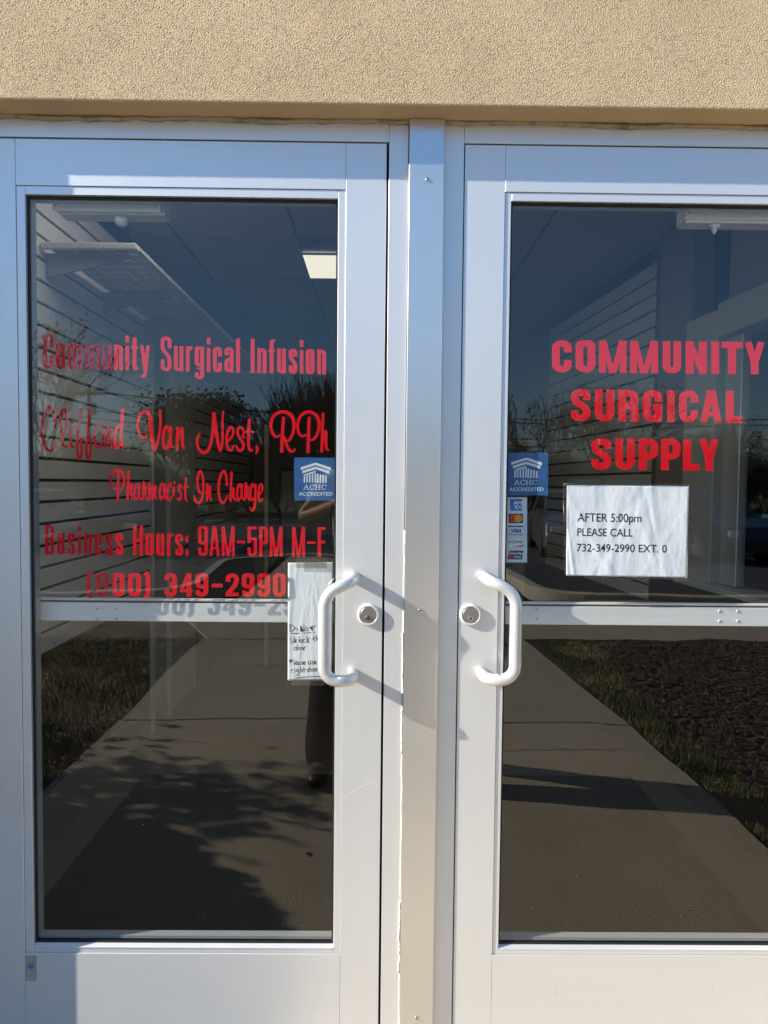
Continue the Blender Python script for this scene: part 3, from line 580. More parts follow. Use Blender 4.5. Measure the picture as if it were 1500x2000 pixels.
g2 = [tr(*A, (237,270,14, 236,205,14, 222,130,14, 192,86,17, 162,80,16, 140,130,15, 117,220,14, 113,320,14, 122,400,15, 140,460,14, 170,494,12, 205,499,12, 236,465,12, 250,400,12)),
      tr(*A, (280,405,10, 302,385,10, 328,330,12, 348,240,14, 350,150,14, 330,97,14, 305,120,14, 292,200,14, 298,320,13, 310,420,14, 330,465,12, 352,455,9)),
      tr(*A, (403,219,19, 404,221,19), (393,290,14, 388,370,14, 388,430,14, 405,466,12, 427,460,8)), ff(0), ff(88),
      tr(*A, (655,245,11, 690,272,12, 706,340,13, 696,420,13, 665,474,12, 636,450,13, 622,370,14, 630,290,14, 655,245,12)),
      tr(*A, (748,238,14, 741,350,14, 735,476,13), (744,380,9, 765,310,12, 788,292,13, 776,380,14, 780,440,13, 800,468,9)),
      tr(*A, (888,300,12, 865,254,14, 832,300,14, 815,390,14, 830,466,14, 860,462,13, 886,400,12), (898,107,17, 890,250,16, 884,390,14, 893,450,12, 918,465,8)),
      tr(*A, (1140,350,11, 1110,375,12, 1070,350,12, 1047,280,13, 1050,200,14, 1080,137,15, 1120,113,17, 1152,135,18, 1167,210,19, 1177,320,19, 1190,430,18, 1208,490,16, 1232,440,13, 1256,330,12, 1268,220,12, 1262,112,12)),
      tr(*A, (1348,310,12, 1328,265,14, 1302,310,15, 1292,400,15, 1306,465,15, 1330,480,14, 1356,400,12), (1370,275,14, 1364,380,14, 1370,450,13, 1392,468,9)),
      tr(*A, (1436,280,15, 1431,390,14, 1430,486,14), (1438,390,9, 1460,320,12, 1478,280,13, 1482,360,14, 1484,450,13, 1502,478,8)),
      tr(*B, (187,322,9, 168,352,11, 163,400,12, 183,460,13, 225,488,15, 265,462,15, 295,380,14, 308,280,13, 316,180,16, 318,132,17), (318,132,17, 330,240,17, 350,370,16, 376,466,14, 393,410,12, 398,300,11, 395,190,10, 408,110,7)),
      tr(*B, (448,382,9, 480,345,11, 498,290,11, 480,257,13, 455,272,13, 437,330,13, 435,400,13, 450,456,13, 478,462,12, 502,420,8)),
      tr(*B, (583,348,9, 590,292,11, 565,256,13, 537,275,13, 537,320,13, 562,365,13, 586,405,13, 586,440,13, 565,468,12, 540,462,12, 522,425,8)),
      tr(*B, (643,186,15, 636,300,14, 634,410,14, 648,466,12, 670,462,8), (610,299,9, 680,298,9)),
      tr(*B, (712,436,15, 716,462,13, 703,500,6)),
      tr(*B, (918,330,9, 885,342,12, 852,305,13, 840,235,14, 858,165,14, 905,122,15, 965,116,16, 1025,145,17, 1052,220,16, 1040,310,14, 1005,375,12, 975,378,8), (955,170,15, 945,320,15, 938,476,16), (962,345,12, 985,420,13, 1012,470,13, 1040,478,11, 1060,455,7)),
      tr(*B, (1160,325,9, 1125,337,12, 1092,302,13, 1084,235,13, 1104,165,14, 1148,124,14, 1205,117,15, 1260,155,16, 1282,235,16, 1262,320,13, 1225,368,12, 1195,370,8), (1190,170,14, 1184,320,15, 1180,478,16)),
      tr(*B, (1318,132,12, 1311,300,13, 1305,474,14), (1312,400,10, 1330,320,12, 1344,296,14, 1344,380,13, 1348,450,12, 1369,463,7))]
o = pixel_strokes('lettering', [smooth(x) for x in g2], YL, 'red', dl); o['label'] = 'script line reading Clifford Van Nest, RPh'
g3 = [tr(*A, (830,876,7, 800,864,10, 778,820,10, 784,750,11, 820,702,11, 865,690,12, 905,730,12, 915,790,11, 900,855,10, 868,902,8), (856,715,11, 853,850,11, 850,984,12)),
      tr(*A, (956,706,12, 950,850,12, 947,974,13), (955,920,8, 970,850,10, 985,835,10, 982,910,11, 990,975,7)),
      tr(*A, (1048,850,9, 1034,828,11, 1018,865,11, 1012,930,11, 1024,976,11, 1046,950,9), (1061,830,11, 1056,930,11, 1076,978,7)),
      tr(*A, (1104,808,11, 1098,900,11, 1094,974,10), (1100,890,8, 1120,845,13, 1118,930,10, 1136,972,7)),
      tr(*A, (1162,822,11, 1158,900,11, 1155,982,11), (1165,890,7, 1190,845,11, 1188,974,11), (1192,890,7, 1216,850,12, 1212,940,11, 1230,974,7)),
      tr(*A, (1296,850,9, 1282,824,11, 1266,862,11, 1260,930,11, 1272,976,11, 1292,950,9), (1309,832,11, 1303,930,11, 1322,976,7)),
      tr(*A, (1374,862,9, 1364,827,11, 1344,846,11, 1333,910,11, 1341,970,12, 1362,982,10, 1380,945,6)),
      tr(*A, (1401,811,11, 1401,813,11), (1400,860,11, 1395,940,11, 1413,982,7)),
      tr(*A, (1471,866,8, 1464,836,10, 1446,846,11, 1446,880,11, 1464,918,11, 1468,955,11, 1452,984,10, 1434,966,7)),
      tr(*B, (62,720,10, 57,820,10, 56,900,10, 72,929,7), (40,802,7, 84,798,7)),
      tr(*B, (137,882,8, 150,930,11, 180,949,12, 208,905,11, 221,820,11, 218,720,11, 195,658,12, 173,695,11, 168,780,11, 188,850,10, 232,856,7)),
      tr(*B, (258,780,11, 256,860,11, 256,922,11), (260,860,7, 282,798,12, 280,890,11, 299,924,7)),
      tr(*B, (435,782,11, 432,710,11, 412,658,12, 385,684,12, 364,760,12, 362,860,12, 380,930,12, 405,946,12, 430,910,10, 446,880,6)),
      tr(*B, (479,672,12, 474,800,11, 470,926,12), (476,880,7, 497,815,11, 495,890,11, 512,924,7)),
      tr(*B, (562,802,9, 550,776,11, 536,812,11, 530,880,11, 541,926,11, 562,900,9), (576,782,11, 572,880,11, 590,922,7)),
      tr(*B, (611,768,11, 606,850,11, 604,926,10), (608,850,7, 628,800,12, 625,880,10, 641,920,7)),
      tr(*B, (684,802,9, 671,776,11, 657,812,11, 651,880,11, 664,922,11, 684,898,9), (699,782,11, 697,880,11, 692,970,11, 676,1014,11, 656,1010,9, 648,986,6)),
      tr(*B, (736,872,7, 756,840,9, 763,800,10, 748,777,11, 731,812,11, 725,880,11, 739,932,11, 766,906,6))]
o = pixel_strokes('lettering', [smooth(x) for x in g3], YL, 'red', dl, 0.4); o['label'] = 'small script line reading Pharmacist In Charge'

# ================================================================ STICKERS, NOTICES (each can be peeled off)
def quad(px, y):                                      # four pixel corners -> points on the plane y
    return [(P(a, b, y)[0], y, P(a, b, y)[1]) for a, b in px]
def plate(name, corners, th, m, parent=None):         # thin sheet with thickness behind its front face
    bm = nb(); f = [bm.verts.new(c) for c in corners]; b = [bm.verts.new((c[0], c[1] + th, c[2])) for c in corners]
    n = len(f); bm.faces.new(f); bm.faces.new(b[::-1])
    for i in range(n): bm.faces.new((f[i], b[i], b[(i + 1) % n], f[(i + 1) % n]))
    bmesh.ops.recalc_face_normals(bm, faces=bm.faces); return obj(name, bm, m, parent)
def poly(name, pts, y, m, parent):                    # flat print from (x, z) points
    bm = nb(); bm.faces.new([bm.verts.new((x, y, z)) for x, z in pts]); return obj(name, bm, m, parent)
def accredit(x0, x1, y0, y1, label):
    ys = 0.0212; cs = quad([(x0, y0), (x1, y0 + .6), (x1, y1), (x0, y1)], ys)
    t = tag(plate('accreditation_sticker', cs, 0.0003, 'st_blue'), label, 'sticker', 'blue accreditation stickers')
    k = (x1 - x0) / 84.0
    def pt(u, v): return P(x0 + (u - 188) / 12.5 * k, y0 + (v - 165) / 12.5 * k, ys)
    yy = ys - .00025; bm = nb()
    def pg(q): bm.faces.new([bm.verts.new((pt(u, v)[0], yy, pt(u, v)[1])) for u, v in q])
    pg([(350, 405), (715, 290), (715, 352), (350, 470)]); pg([(715, 290), (1088, 410), (1088, 485), (715, 352)])
    pg([(388, 490), (715, 390), (715, 450), (388, 552)]); pg([(715, 390), (1048, 490), (1048, 565), (715, 450)])
    pg([(420, 580), (715, 488), (715, 548), (420, 612)])
    for a, tp in ((422, 590), (486, 575), (552, 560), (620, 545), (686, 520)): pg([(a, tp), (a + 34, tp), (a + 34, 776), (a, 776)])
    for a, tp in ((740, 556), (808, 575), (876, 592), (942, 612)): pg([(a, tp + 14), (a + 10, tp), (a + 28, tp), (a + 40, tp + 14), (a + 40, 784), (a, 784)])
    obj('emblem', bm, 'st_white', t)
    lw = 5.5
    def s(*p): return ([(p[i], p[i + 1], lw) for i in range(0, len(p), 2)], False, False)
    def thick(*p): return ([(p[i], p[i + 1], 9) for i in range(0, len(p), 2)], False, False)
    ser = [[s(430, 945, 485, 830), thick(485, 832, 530, 945), s(448, 905, 515, 905), s(415, 946, 455, 946), s(505, 946, 548, 946)],
           [thick(590, 850, 572, 885, 590, 925), s(672, 860, 650, 832, 615, 832, 590, 850), s(590, 925, 620, 947, 650, 942, 674, 915), s(673, 835, 673, 868)],
           [thick(722, 835, 722, 945), thick(808, 835, 808, 945), s(722, 888, 808, 888), s(702, 832, 742, 832), s(702, 947, 742, 947), s(788, 832, 828, 832), s(788, 947, 828, 947)],
           [thick(878, 850, 860, 885, 878, 925), s(965, 860, 940, 832, 905, 832, 878, 850), s(878, 925, 905, 947, 940, 942, 968, 915), s(966, 835, 966, 868)]]
    loops = []
    for grp in ser:
        for lp in contours(grp, 3.0): loops.append([pt(u, v) for u, v in lp])
    fill('print_serif', loops, yy, 'st_white', t, 0.00003)
    p0 = pt(300, 1098); p1 = pt(1128, 1098); hgt = pt(300, 1012)[1] - p0[1]
    text('print_word', 'ACCREDITED', p0[0], p0[1], p1[0] - p0[0], hgt, yy, 'st_white', t, 0.012, rot=math.atan2(p1[1] - p0[1], p1[0] - p0[0]))
    return t
accredit(574.5, 658.5, 893.5, 977.5, 'blue square accreditation sticker on the left door glass above the handwritten note')
accredit(985.5, 1070.5, 883.5, 967.5, 'blue square accreditation sticker on the right door glass above the payment card strip')
def cards(x0, y0, x1, y1, y, label, faint=False):
    t = tag(plate('card_sticker', quad([(x0, y0), (x1, y0), (x1, y1), (x0, y1)], y), 0.0003, 'st_pale'), label, 'sticker')
    W, H = x1 - x0, y1 - y0
    def pt(u, v): return P(x0 + u * W, y0 + v * H, y)
    def rect(nm, u0, v0, u1, v1, m, d=.00025, sh=0): return poly(nm, [pt(u0, v1), pt(u1, v1), pt(u1 + sh, v0), pt(u0 + sh, v0)], y - d, m, t)
    def tx(s, u0, v0, u1, v1, m, b=0.0, sh=0, d=.0005):
        a = pt(u0, v1); c = pt(u1, v1); e = pt(u0, v0); return text('print', s, a[0], a[1], c[0] - a[0], e[1] - a[1], y - d, m, t, b, sh)
    rect('logo', .28, .025, .78, .205, 'amex'); tx('AM', .42, .055, .78, .108, 'st_white', .04); tx('EX', .48, .122, .78, .175, 'st_white', .04)
    rect('logo', .22, .250, .82, .395, 'black')
    for u, m, d in ((.415, 'mc_red', .0004), (.625, 'mc_yel', .00045)):
        ce = pt(u, .322); r = (pt(u + .17, .322)[0] - ce[0]); poly('logo', [(ce[0] + r * math.cos(q * math.pi / 10), ce[1] + r * math.sin(q * math.pi / 10)) for q in range(20)], y - d, m, t)
    rect('logo', .20, .437, .84, .455, 'visa'); tx('VISA', .29, .482, .76, .540, 'visa', .03, .22); rect('logo', .18, .562, .82, .582, 'gold')
    rect('logo', .18, .630, .84, .765, 'st_white'); tx('DISCOVER', .20, .665, .82, .705, 'ink', .01)
    poly('logo', [pt(.42, .764), pt(.84, .764), pt(.84, .722)], y - .0005, 'disc', t)
    rect('logo', .17, .955, .34, .818, 'up_r', .00025, .07) if False else rect('logo', .17, .818, .36, .955, 'up_r', .00025, .07)
    rect('logo', .36, .818, .58, .955, 'up_n', .00025, .07); rect('logo', .58, .818, .78, .955, 'up_g', .00025, .07)
    tx('UnionPay', .24, .840, .82, .885, 'st_white', .02, .1); tx('QUICK', .46, .895, .74, .930, 'st_white', .02, .1) if False else None
    # the emblem's second line: five small square characters
    for k in range(4):
        u = .44 + k * .075
        for (a, b, c, e) in ((0, 0, .055, .006), (0, .028, .055, .034), (.0, .0, .012, .034), (.043, .0, .055, .034), (.02, .013, .04, .018)):
            rect('print', u + a, .898 + b, u + c, .898 + e, 'st_white', .0005)
    return t
cards(983.5, 971.5, 1029.5, 1098.5, 0.0212, 'pale strip of payment card logos under the blue sticker on the right door')
t = tag(plate('maker_sticker', quad([(50, 1866), (71.5, 1866), (71.5, 1915.5), (50, 1915.5)], -0.0003), 0.0002, 'st_tan'), 'small tan sticker with blue print at the lower left corner of the left door', 'sticker')
a = P(54, 1884, 0); c = P(67.5, 1884, 0); e = P(54, 1880, 0); text('print', 'YKK', a[0], a[1], c[0] - a[0], e[1] - a[1], -0.0005, 'ykk', t, .02)
a = P(54.5, 1893.5, 0); c = P(67.5, 1893.5, 0); e = P(54, 1885, 0); text('print', 'ap', a[0], a[1], c[0] - a[0], e[1] - a[1], -0.0005, 'ykk', t, .03)

# crumpled sheet: grid between four corners with folds
def crumpled(name, corners, y, nx, ny, amp, seed, m, parent=None, back=0.0):
    g = np.random.RandomState(seed); cs = [P(a, b, y) for a, b in corners]     # tl, tr, br, bl
    folds = [(g.uniform(0, 1), g.uniform(-.5, .5), g.uniform(.02, .08), g.uniform(-1, 1)) for _ in range(16)]
    vs = []; fs = []
    def depth(u, v): return y - abs(sum(a * max(0, 1 - abs(u + s * (v - .5) - c) / wd) for c, s, wd, a in folds)) * amp
    for j in range(ny + 1):
        for i in range(nx + 1):
            u, v = i / nx, j / ny
            x = (cs[0][0] * (1 - u) + cs[1][0] * u) * (1 - v) + (cs[3][0] * (1 - u) + cs[2][0] * u) * v
            z = (cs[0][1] * (1 - u) + cs[1][1] * u) * (1 - v) + (cs[3][1] * (1 - u) + cs[2][1] * u) * v
            vs.append((x, depth(u, v), z))
    for j in range(ny):
        for i in range(nx):
            k = j * (nx + 1) + i; fs.append((k, k + nx + 1, k + nx + 2, k + 1))
    o = obj(name, (vs, fs), m, parent, True); md = o.modifiers.new('thickness', 'SOLIDIFY'); md.thickness = 0.0002; md.offset = -1
    return lambda x, z: depth((x - cs[3][0]) / (cs[2][0] - cs[3][0]), (cs[0][1] - z) / (cs[0][1] - cs[3][1]))
def lay_on(o, fn, off):
    for v in o.data.vertices: v.co.y = fn(v.co.x, v.co.z) - off
# notice in a plastic sleeve on the outside of the right pane
nx_, nz_ = P(1224, 1037, 0.010)
no = thing('paper_notice', 'crumpled printed notice in a clear plastic sleeve taped below the word SUPPLY', 'notice', (nx_, 0.012, nz_))
pf = crumpled('paper', [(1107, 948), (1345, 949.5), (1340, 1128), (1106, 1124)], 0.0122, 100, 60, 0.0012, 4, 'paper_wrinkled', no)
for s, x0, x1, yb, yt in (('AFTER 5:00pm', 1128, 1253, 1019.5, 1003.5), ('PLEASE CALL', 1128, 1236.5, 1047, 1031.5), ('732-349-2990 EXT. 0', 1127, 1303, 1077.5, 1062)):
    a = P(x0, yb, .0092); c = P(x1, yb, .0092); e = P(x0, yt - (1.5 if 'pm' in s else 0), .0092)
    if 'pm' in s: a = P(x0, yb + 4.5, .0092)
    lay_on(text('print', s, a[0], a[1], c[0] - a[0], e[1] - a[1], .0091, 'ink', no, 0.004, rot=-0.004), pf, .0003)
crumpled('sleeve', [(1101, 945), (1346.5, 946.5), (1341.5, 1134), (1103, 1122)], 0.0084, 50, 40, 0.0007, 9, 'sleeve', no)
for q in ([(1110, 935), (1171, 936), (1171, 948), (1110, 947)], [(1193, 936), (1269, 937), (1268, 949), (1193, 948)], [(1174, 1126), (1235, 1127), (1234, 1138), (1175, 1138)], [(1344, 1010), (1354, 1011), (1355, 1062), (1343, 1061)]):
    plate('tape', quad(q, 0.0133), 0.0002, 'tape', no)
ed = [(P(a_, b_, .0095)[0], .0098, P(a_, b_, .0095)[1]) for a_, b_ in ((1101, 945), (1222, 946.2), (1346.5, 946.5), (1344, 1040), (1341.5, 1130), (1330, 1137), (1318, 1129), (1200, 1129), (1112, 1126), (1103, 1120), (1101.5, 1030), (1101, 945))]
obj('sleeve_edge', tube(nb(), ed, .0007, 6), 'tape', no, True)
# handwritten note behind the left pane
nx_, nz_ = P(606, 1215, 0.024)
hn = thing('handwritten_note', 'narrow white handwritten note taped behind the left door handle', 'note', (nx_, 0.024, nz_))
pp = [(563, 1099), (650.5, 1098), (637, 1329.5), (562, 1329)]
pf = crumpled('paper', [(562.5, 1099), (650, 1098), (648, 1329), (562, 1329)], 0.0262, 40, 60, 0.0007, 12, 'paper', hn)
plate('tape', quad([(577, 1090), (638.5, 1091), (638.5, 1110), (577, 1109)], 0.0212), .0002, 'tape', hn)
plate('tape', quad([(569, 1326), (634.5, 1326), (634.5, 1339), (569, 1339)], 0.0212), .0002, 'tape', hn)
def el(cx, cy, rx, ry=None, a0=0): ry = ry or rx; return [q for k in range(9) for q in (cx + rx * math.cos(a0 + k * math.pi / 4), cy + ry * math.sin(a0 + k * math.pi / 4))]
H = [(125,192,125,250), (116,190,140,190,158,205,162,225,150,245,122,251), el(178,233,14), (219,250,220,193), (220,194,248,251), (248,251,252,190), el(275,230,14,15), (302,212,360,197), (332,205,326,243), (132,269,240,265,352,261),
     (131,304,130,335,138,354,152,350,160,322,162,300), (166,357,168,326), (168,332,180,322,187,350), (206,296,205,350), el(225,336,11,13), (262,322,250,322,242,340,252,352,264,347), (276,292,280,352), (303,310,281,334,310,346), (338,292,345,338), (325,322,356,312), (364,286,366,336), (366,322,376,312,382,334),
     el(172,408,13), (192,368,187,424), el(211,407,11), el(234,405,11), (250,425,252,392), (252,402,260,392,271,389),
     (122,510,126,562), (114,514,134,506,148,514,144,530,124,538), (158,505,160,556), (170,545,190,536,184,524,172,534,174,550,192,553), el(206,543,10,11), (216,532,220,553), (241,528,229,533,240,545,233,555), (246,546,262,536,256,526,247,536,250,552,265,551), (291,520,292,545,302,552,311,540), (312,518,315,551), (336,522,324,528,335,541,326,552), (345,542,361,532,354,522,345,532,348,549,364,546),
     (134,598,137,630), (136,610,144,600,153,598), (167,600,167,628), (166,585,167,587), el(192,607,10,11), (203,596,203,640,192,652,182,645), (218,576,220,624), (220,612,230,603,236,623), (248,580,252,622), (238,602,264,597), el(290,606,12,13), (305,572,303,620), el(325,604,11), el(347,600,10), (362,618,362,592), (362,602,372,590,387,588), (174,677,250,668,340,663,420,664,441,661), (436,650,438,653), (448,676,452,670)]
strokes = [[([(540 + s[i] / 4.6875, 1180 + s[i + 1] / 4.6875, 0.62) for i in range(0, len(s), 2)], False, False)] for s in H]
lay_on(pixel_strokes('handwriting', [smooth(x, 3) for x in strokes], 0.0250, 'ink', hn, 0.35), pf, .0003)
# ================================================================ INSIDE THE SHOP
CZ = 2.62; WL = -1.23
struct('interior_floor', bx(-1.6, 3.2, 0.12, 6.6, -0.03, 0.0), 'floor_in')
tag(obj('entrance_mat', bx(-1.10, 1.22, 0.13, 1.72, 0.0005, 0.012, .003), 'mat_in'), 'black entrance mat on the floor just inside the doors', 'mat')
# ceiling of lay-in tiles, each one a tile
ce = struct('ceiling', bx(-1.6, 3.2, 0.10, 6.6, CZ + 0.012, CZ + 0.05), 'tgrid')
tile0 = None; n_ = 0
for i in range(8):
    for j in range(10):
        x = -1.617 + i * 0.6; y = 0.26 - 0.26 + j * 0.62 + 0.12
        if i == 2 and j == 3: continue
        if tile0 is None: tile0 = obj('tile', bx(-.293, .293, -.303, .303, 0, .010, .002), 'tile', ce); q = tile0
        else: q = tile0.copy(); C.objects.link(q)
        q.location = (x + .3, y + .31, CZ + rnd.uniform(0, .002))
lt = thing('ceiling_light', 'lit square recessed light panel in the shop ceiling', 'ceiling light', (-0.12, 2.29, CZ))
obj('diffuser', bx(-0.417, 0.18, 2.24, 2.66, CZ - .004, CZ + .002), 'lamp', lt)
b = nb(); box(b, -.427, -.4175, 2.23, 2.67, CZ - .006, CZ + .004); box(b, .1805, .19, 2.23, 2.67, CZ - .006, CZ + .004); box(b, -.4175, .1805, 2.23, 2.2395, CZ - .006, CZ + .004); box(b, -.4175, .1805, 2.6605, 2.67, CZ - .006, CZ + .004)
obj('light_frame', b, 'trim_w', lt)
strip0 = None  # strips added out of view to brighten the shop walls
for k, (x, y, lb) in enumerate([(-0.60, 0.22, 'added unseen fill strip in the ceiling nearest the left wall'), (0.05, 0.22, 'added unseen fill strip in the ceiling over the left door'), (0.70, 0.22, 'added unseen fill strip in the ceiling over the right door'),
        (0.02, 2.05, 'added unseen fill strip behind the door frame, the left one of the front pair'), (0.46, 2.05, 'added unseen fill strip behind the door frame, the right one of the front pair'),
        (0.05, 3.6, 'added unseen fill strip deep in the shop, the left one of the back pair'), (0.62, 3.6, 'added unseen fill strip deep in the shop, the right one of the back pair')]):
    l2 = thing('added_fill_strip', lb, 'ceiling light', (x, y, CZ), 'added unseen fill strips')
    if strip0 is None:
        strip0 = [obj('diffuser', bx(x - .14, x + .14, y, y + 1.1, CZ - .03, CZ - .002, .006), 'fill_strip_glow', l2), obj('end_plate', bx(x - .15, x + .15, y - .012, y - .001, CZ - .035, CZ), 'trim_w', l2)]
        for c_ in strip0: c_.matrix_parent_inverse = Matrix.Translation((-x, -y, -CZ))
    else:
        for c_ in strip0: c2 = c_.copy(); C.objects.link(c2); c2.parent = l2
# shell
struct('interior_wall', bx(-1.60, XL - .002, 0.101, 0.20, 0, CZ), 'wall_in')
struct('interior_wall', bx(XL - .002, XR + .002, 0.101, 0.20, ZE + .02, CZ), 'wall_in')
struct('interior_wall', bx(XR + .002, 3.2, 0.101, 0.20, 0, CZ), 'wall_in')
b = nb(); box(b, WL - .15, WL - .022, 0.20, 2.25, 0, CZ); box(b, WL - .15, WL - .022, 2.25, 2.56, 2.12, CZ); box(b, WL - .9, WL - .8, 1.9, 2.9, 0, CZ); box(b, WL - .8, WL - .151, 1.9, 2.0, 0, CZ); box(b, WL - .8, WL - .151, 2.8, 2.9, 0, CZ); box(b, WL - .8, WL - .151, 2.0, 2.8, CZ - .1, CZ)
box(b, WL - .15, WL - .022, 2.56, 5.4, 0, CZ)
struct('interior_wall', b, 'wall_in')
struct('outer_wall', bx(3.2, 3.3, 0.2, 6.6, 0, CZ + .6), 'stucco_plain'); struct('outer_wall', bx(-2.4, -2.3, 0.2, 6.6, 0, CZ + .6), 'stucco_plain'); struct('roof', bx(-2.4, 3.3, 0.2, 6.6, CZ + .6, CZ + .7), 'tgrid'); struct('outer_wall', bx(-2.3, 3.2, 6.5, 6.6, 0, CZ + .6), 'stucco_plain')
struct('far_wall', bx(-1.6, 3.2, 5.4, 5.5, 0, CZ), 'wall_pink')
obj_ = struct('skirting', bx(WL - .022, WL - .012, 0.20, 2.25, 0, .21, .002), 'base_in')
SP = 0.0803
def slatwall(name, label, y0, y1, z0, z1, T=None, x=WL):
    t = thing(name, label, 'slatwall', (x, y0, z0), 'slatwall panels')
    if T: t.matrix_basis = Matrix.Identity(4); t.location = (0, 0, 0)
    obj('backing', bx(x - .020, x - .012, y0, y1, z0, z1, T=T), 'groove', t)
    n = int((z1 - z0) / SP); first = None
    for k in range(n):
        s = first.copy() if first else obj('slat', bx(x - .0118, x, y0, y1, z0 + .006, z0 + SP - .006, .001, T=T), 'slat', t)
        if first: C.objects.link(s); s.location = (0, 0, k * SP)
        else: first = s
    obj('end_cap', bx(x - .020, x - .0005, y0 - .0016, y0 - .0002, z0, z1, T=T), 'base_in', t)
    return t
slatwall('slatwall_panel', 'white slatwall covering the left shop wall nearest the door', 0.97, 2.25, 0.755, 2.60)
slatwall('slatwall_panel', 'farther white slatwall panel on the left wall beyond the pale door', 3.15, 5.10, 0.755, 2.16)
# pale door and frame between the two left panels
pd = thing('interior_door', 'pale door in the left shop wall between the slatwall panels', 'door', (WL, 2.9, 0))
obj('door_leaf', bx(WL - .020, WL + .002, 2.58, 3.13, 0.01, 2.10, .003), 'trim_w', pd)
obj('casing', bx(WL - .020, WL + .012, 2.545, 2.58, 0, 2.14, .003), 'trim_w', pd)
obj('handle', tube(nb(), [(WL + .002, 2.66, 1.0), (WL + .05, 2.66, 1.0), (WL + .05, 2.76, 1.0)], .010, 8), 'chrome', pd)
obj('edge_trim', bx(WL - .02, WL + .01, 2.2505, 2.262, 0, 2.14, .002), 'trim_w', pd)
# high shelf with brackets and ribbed boards
def shelf(y0, y1, z, wd, label):
    t = thing('wall_shelf', label, 'shelf', (WL, y0, z))
    obj('front_edge', bx(WL + .004, WL + wd, y0, y0 + .018, z - .012, z + .014, .005), 'trim_w', t)
    obj('long_edge', bx(WL + wd - .016, WL + wd + .004, y0 + .018, y1, z - .012, z + .010, .005), 'trim_w', t)
    n = int((y1 - y0) / .075); f = None
    for k in range(n):
        if f is None:
            bm = nb(); m_ = 12
            for a in range(m_):                       # one wavy board
                xa = WL + .02 + (wd - .04) * a / m_; xb = WL + .02 + (wd - .04) * (a + 1) / m_ - .002
                box(bm, xa, xb, y0 + .022, y0 + .0915, z - .001 + .003 * (a % 2), z + .004 + .003 * (a % 2), .001)
            f = obj('shelf_board', bm, 'trim_w', t)
        else: s = f.copy(); C.objects.link(s); s.location = (0, k * .075, 0)
    yb = y0 + .05
    while yb < y1:
        bm = nb(); pr = [(WL + .002, z - .012), (WL + wd - .05, z - .012), (WL + wd - .05, z - .030), (WL + .002, z - .10)]
        for dy in (0, .008): [bm.verts.new((x, yb + dy, zz)) for x, zz in pr]
        bm.verts.ensure_lookup_table(); v = bm.verts
        bm.faces.new(v[0:4]); bm.faces.new([v[7], v[6], v[5], v[4]])
        for k in range(4): bm.faces.new((v[k], v[4 + k], v[4 + (k + 1) % 4], v[(k + 1) % 4]))
        bmesh.ops.recalc_face_normals(bm, faces=bm.faces); obj('bracket', bm, 'wall_pink', t); yb += .52
shelf(1.02, 3.45, 2.242, 0.35, 'high white bracket shelf running along the near left slatwall')
shelf(3.55, 4.9, 2.19, 0.40, 'farther high white shelf over the second left slatwall')
# right wall leans inwards with depth
ang = math.atan(0.0906)
def RT_(x, y): return (x, y)
T = Matrix.Translation((1.358, 1.92, 0)) @ Matrix.Rotation(ang, 4, 'Z')
def rb(x0, x1, y0, y1, z0, z1, bev=0.0): return bx(x0, x1, y0, y1, z0, z1, bev, T=T)
t = thing('slatwall_panel', 'white slatwall panel on the right shop wall behind the red capitals', 'slatwall', (1.30, 2.6, 0.9), 'slatwall panels')
obj('backing', rb(.012, .020, 0, 1.56, .82, 2.58), 'groove', t)
first = None
for k in range(21):
    s = first.copy() if first else obj('slat', rb(0, .0118, 0, 1.56, .826, .82 + SP - .006, .001), 'slat', t)
    if first: C.objects.link(s); s.location = (s.location.x, s.location.y, s.location.z + k * SP)
    else: first = s
obj('end_cap', rb(.0005, .020, -.0016, -.0002, .82, 2.58), 'base_in', t)
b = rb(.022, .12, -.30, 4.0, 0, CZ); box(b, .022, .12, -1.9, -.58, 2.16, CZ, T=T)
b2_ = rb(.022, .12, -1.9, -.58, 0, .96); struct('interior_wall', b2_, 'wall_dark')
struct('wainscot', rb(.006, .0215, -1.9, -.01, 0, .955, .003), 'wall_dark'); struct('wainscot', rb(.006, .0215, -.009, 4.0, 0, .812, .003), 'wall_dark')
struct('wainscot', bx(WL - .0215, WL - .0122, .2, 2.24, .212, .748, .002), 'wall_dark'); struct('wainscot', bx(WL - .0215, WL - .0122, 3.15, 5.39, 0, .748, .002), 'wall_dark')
struct('interior_wall', b, 'wall_pink')
fd = thing('interior_window', 'white framed tall inner window in the right shop wall', 'window', (1.39, 1.3, 0))
obj('casing', rb(-.006, .12, -.545, -.302, .985, 2.135, .004), 'trim_w', fd)
obj('sill', rb(-.03, .12, -1.7, -.29, .96, .985, .003), 'trim_w', fd)
obj('head_casing', rb(-.006, .12, -1.7, -.5455, 2.02, 2.158, .004), 'trim_w', fd)
gp = obj('glass_pane', rb(.05, .056, -1.7, -.58, 1.0, 2.015), ['glass', 'glass_back'], fd)
for f in gp.data.polygons: f.material_index = 0 if f.normal.x < -.5 else 1
obj('sash', rb(.035, .075, -.66, -.5465, .99, 2.018, .003), 'alu_v', fd)
struct('interior_wall', bx(2.4, 2.5, 0.2, 5.4, 0, CZ), 'wall_pink')
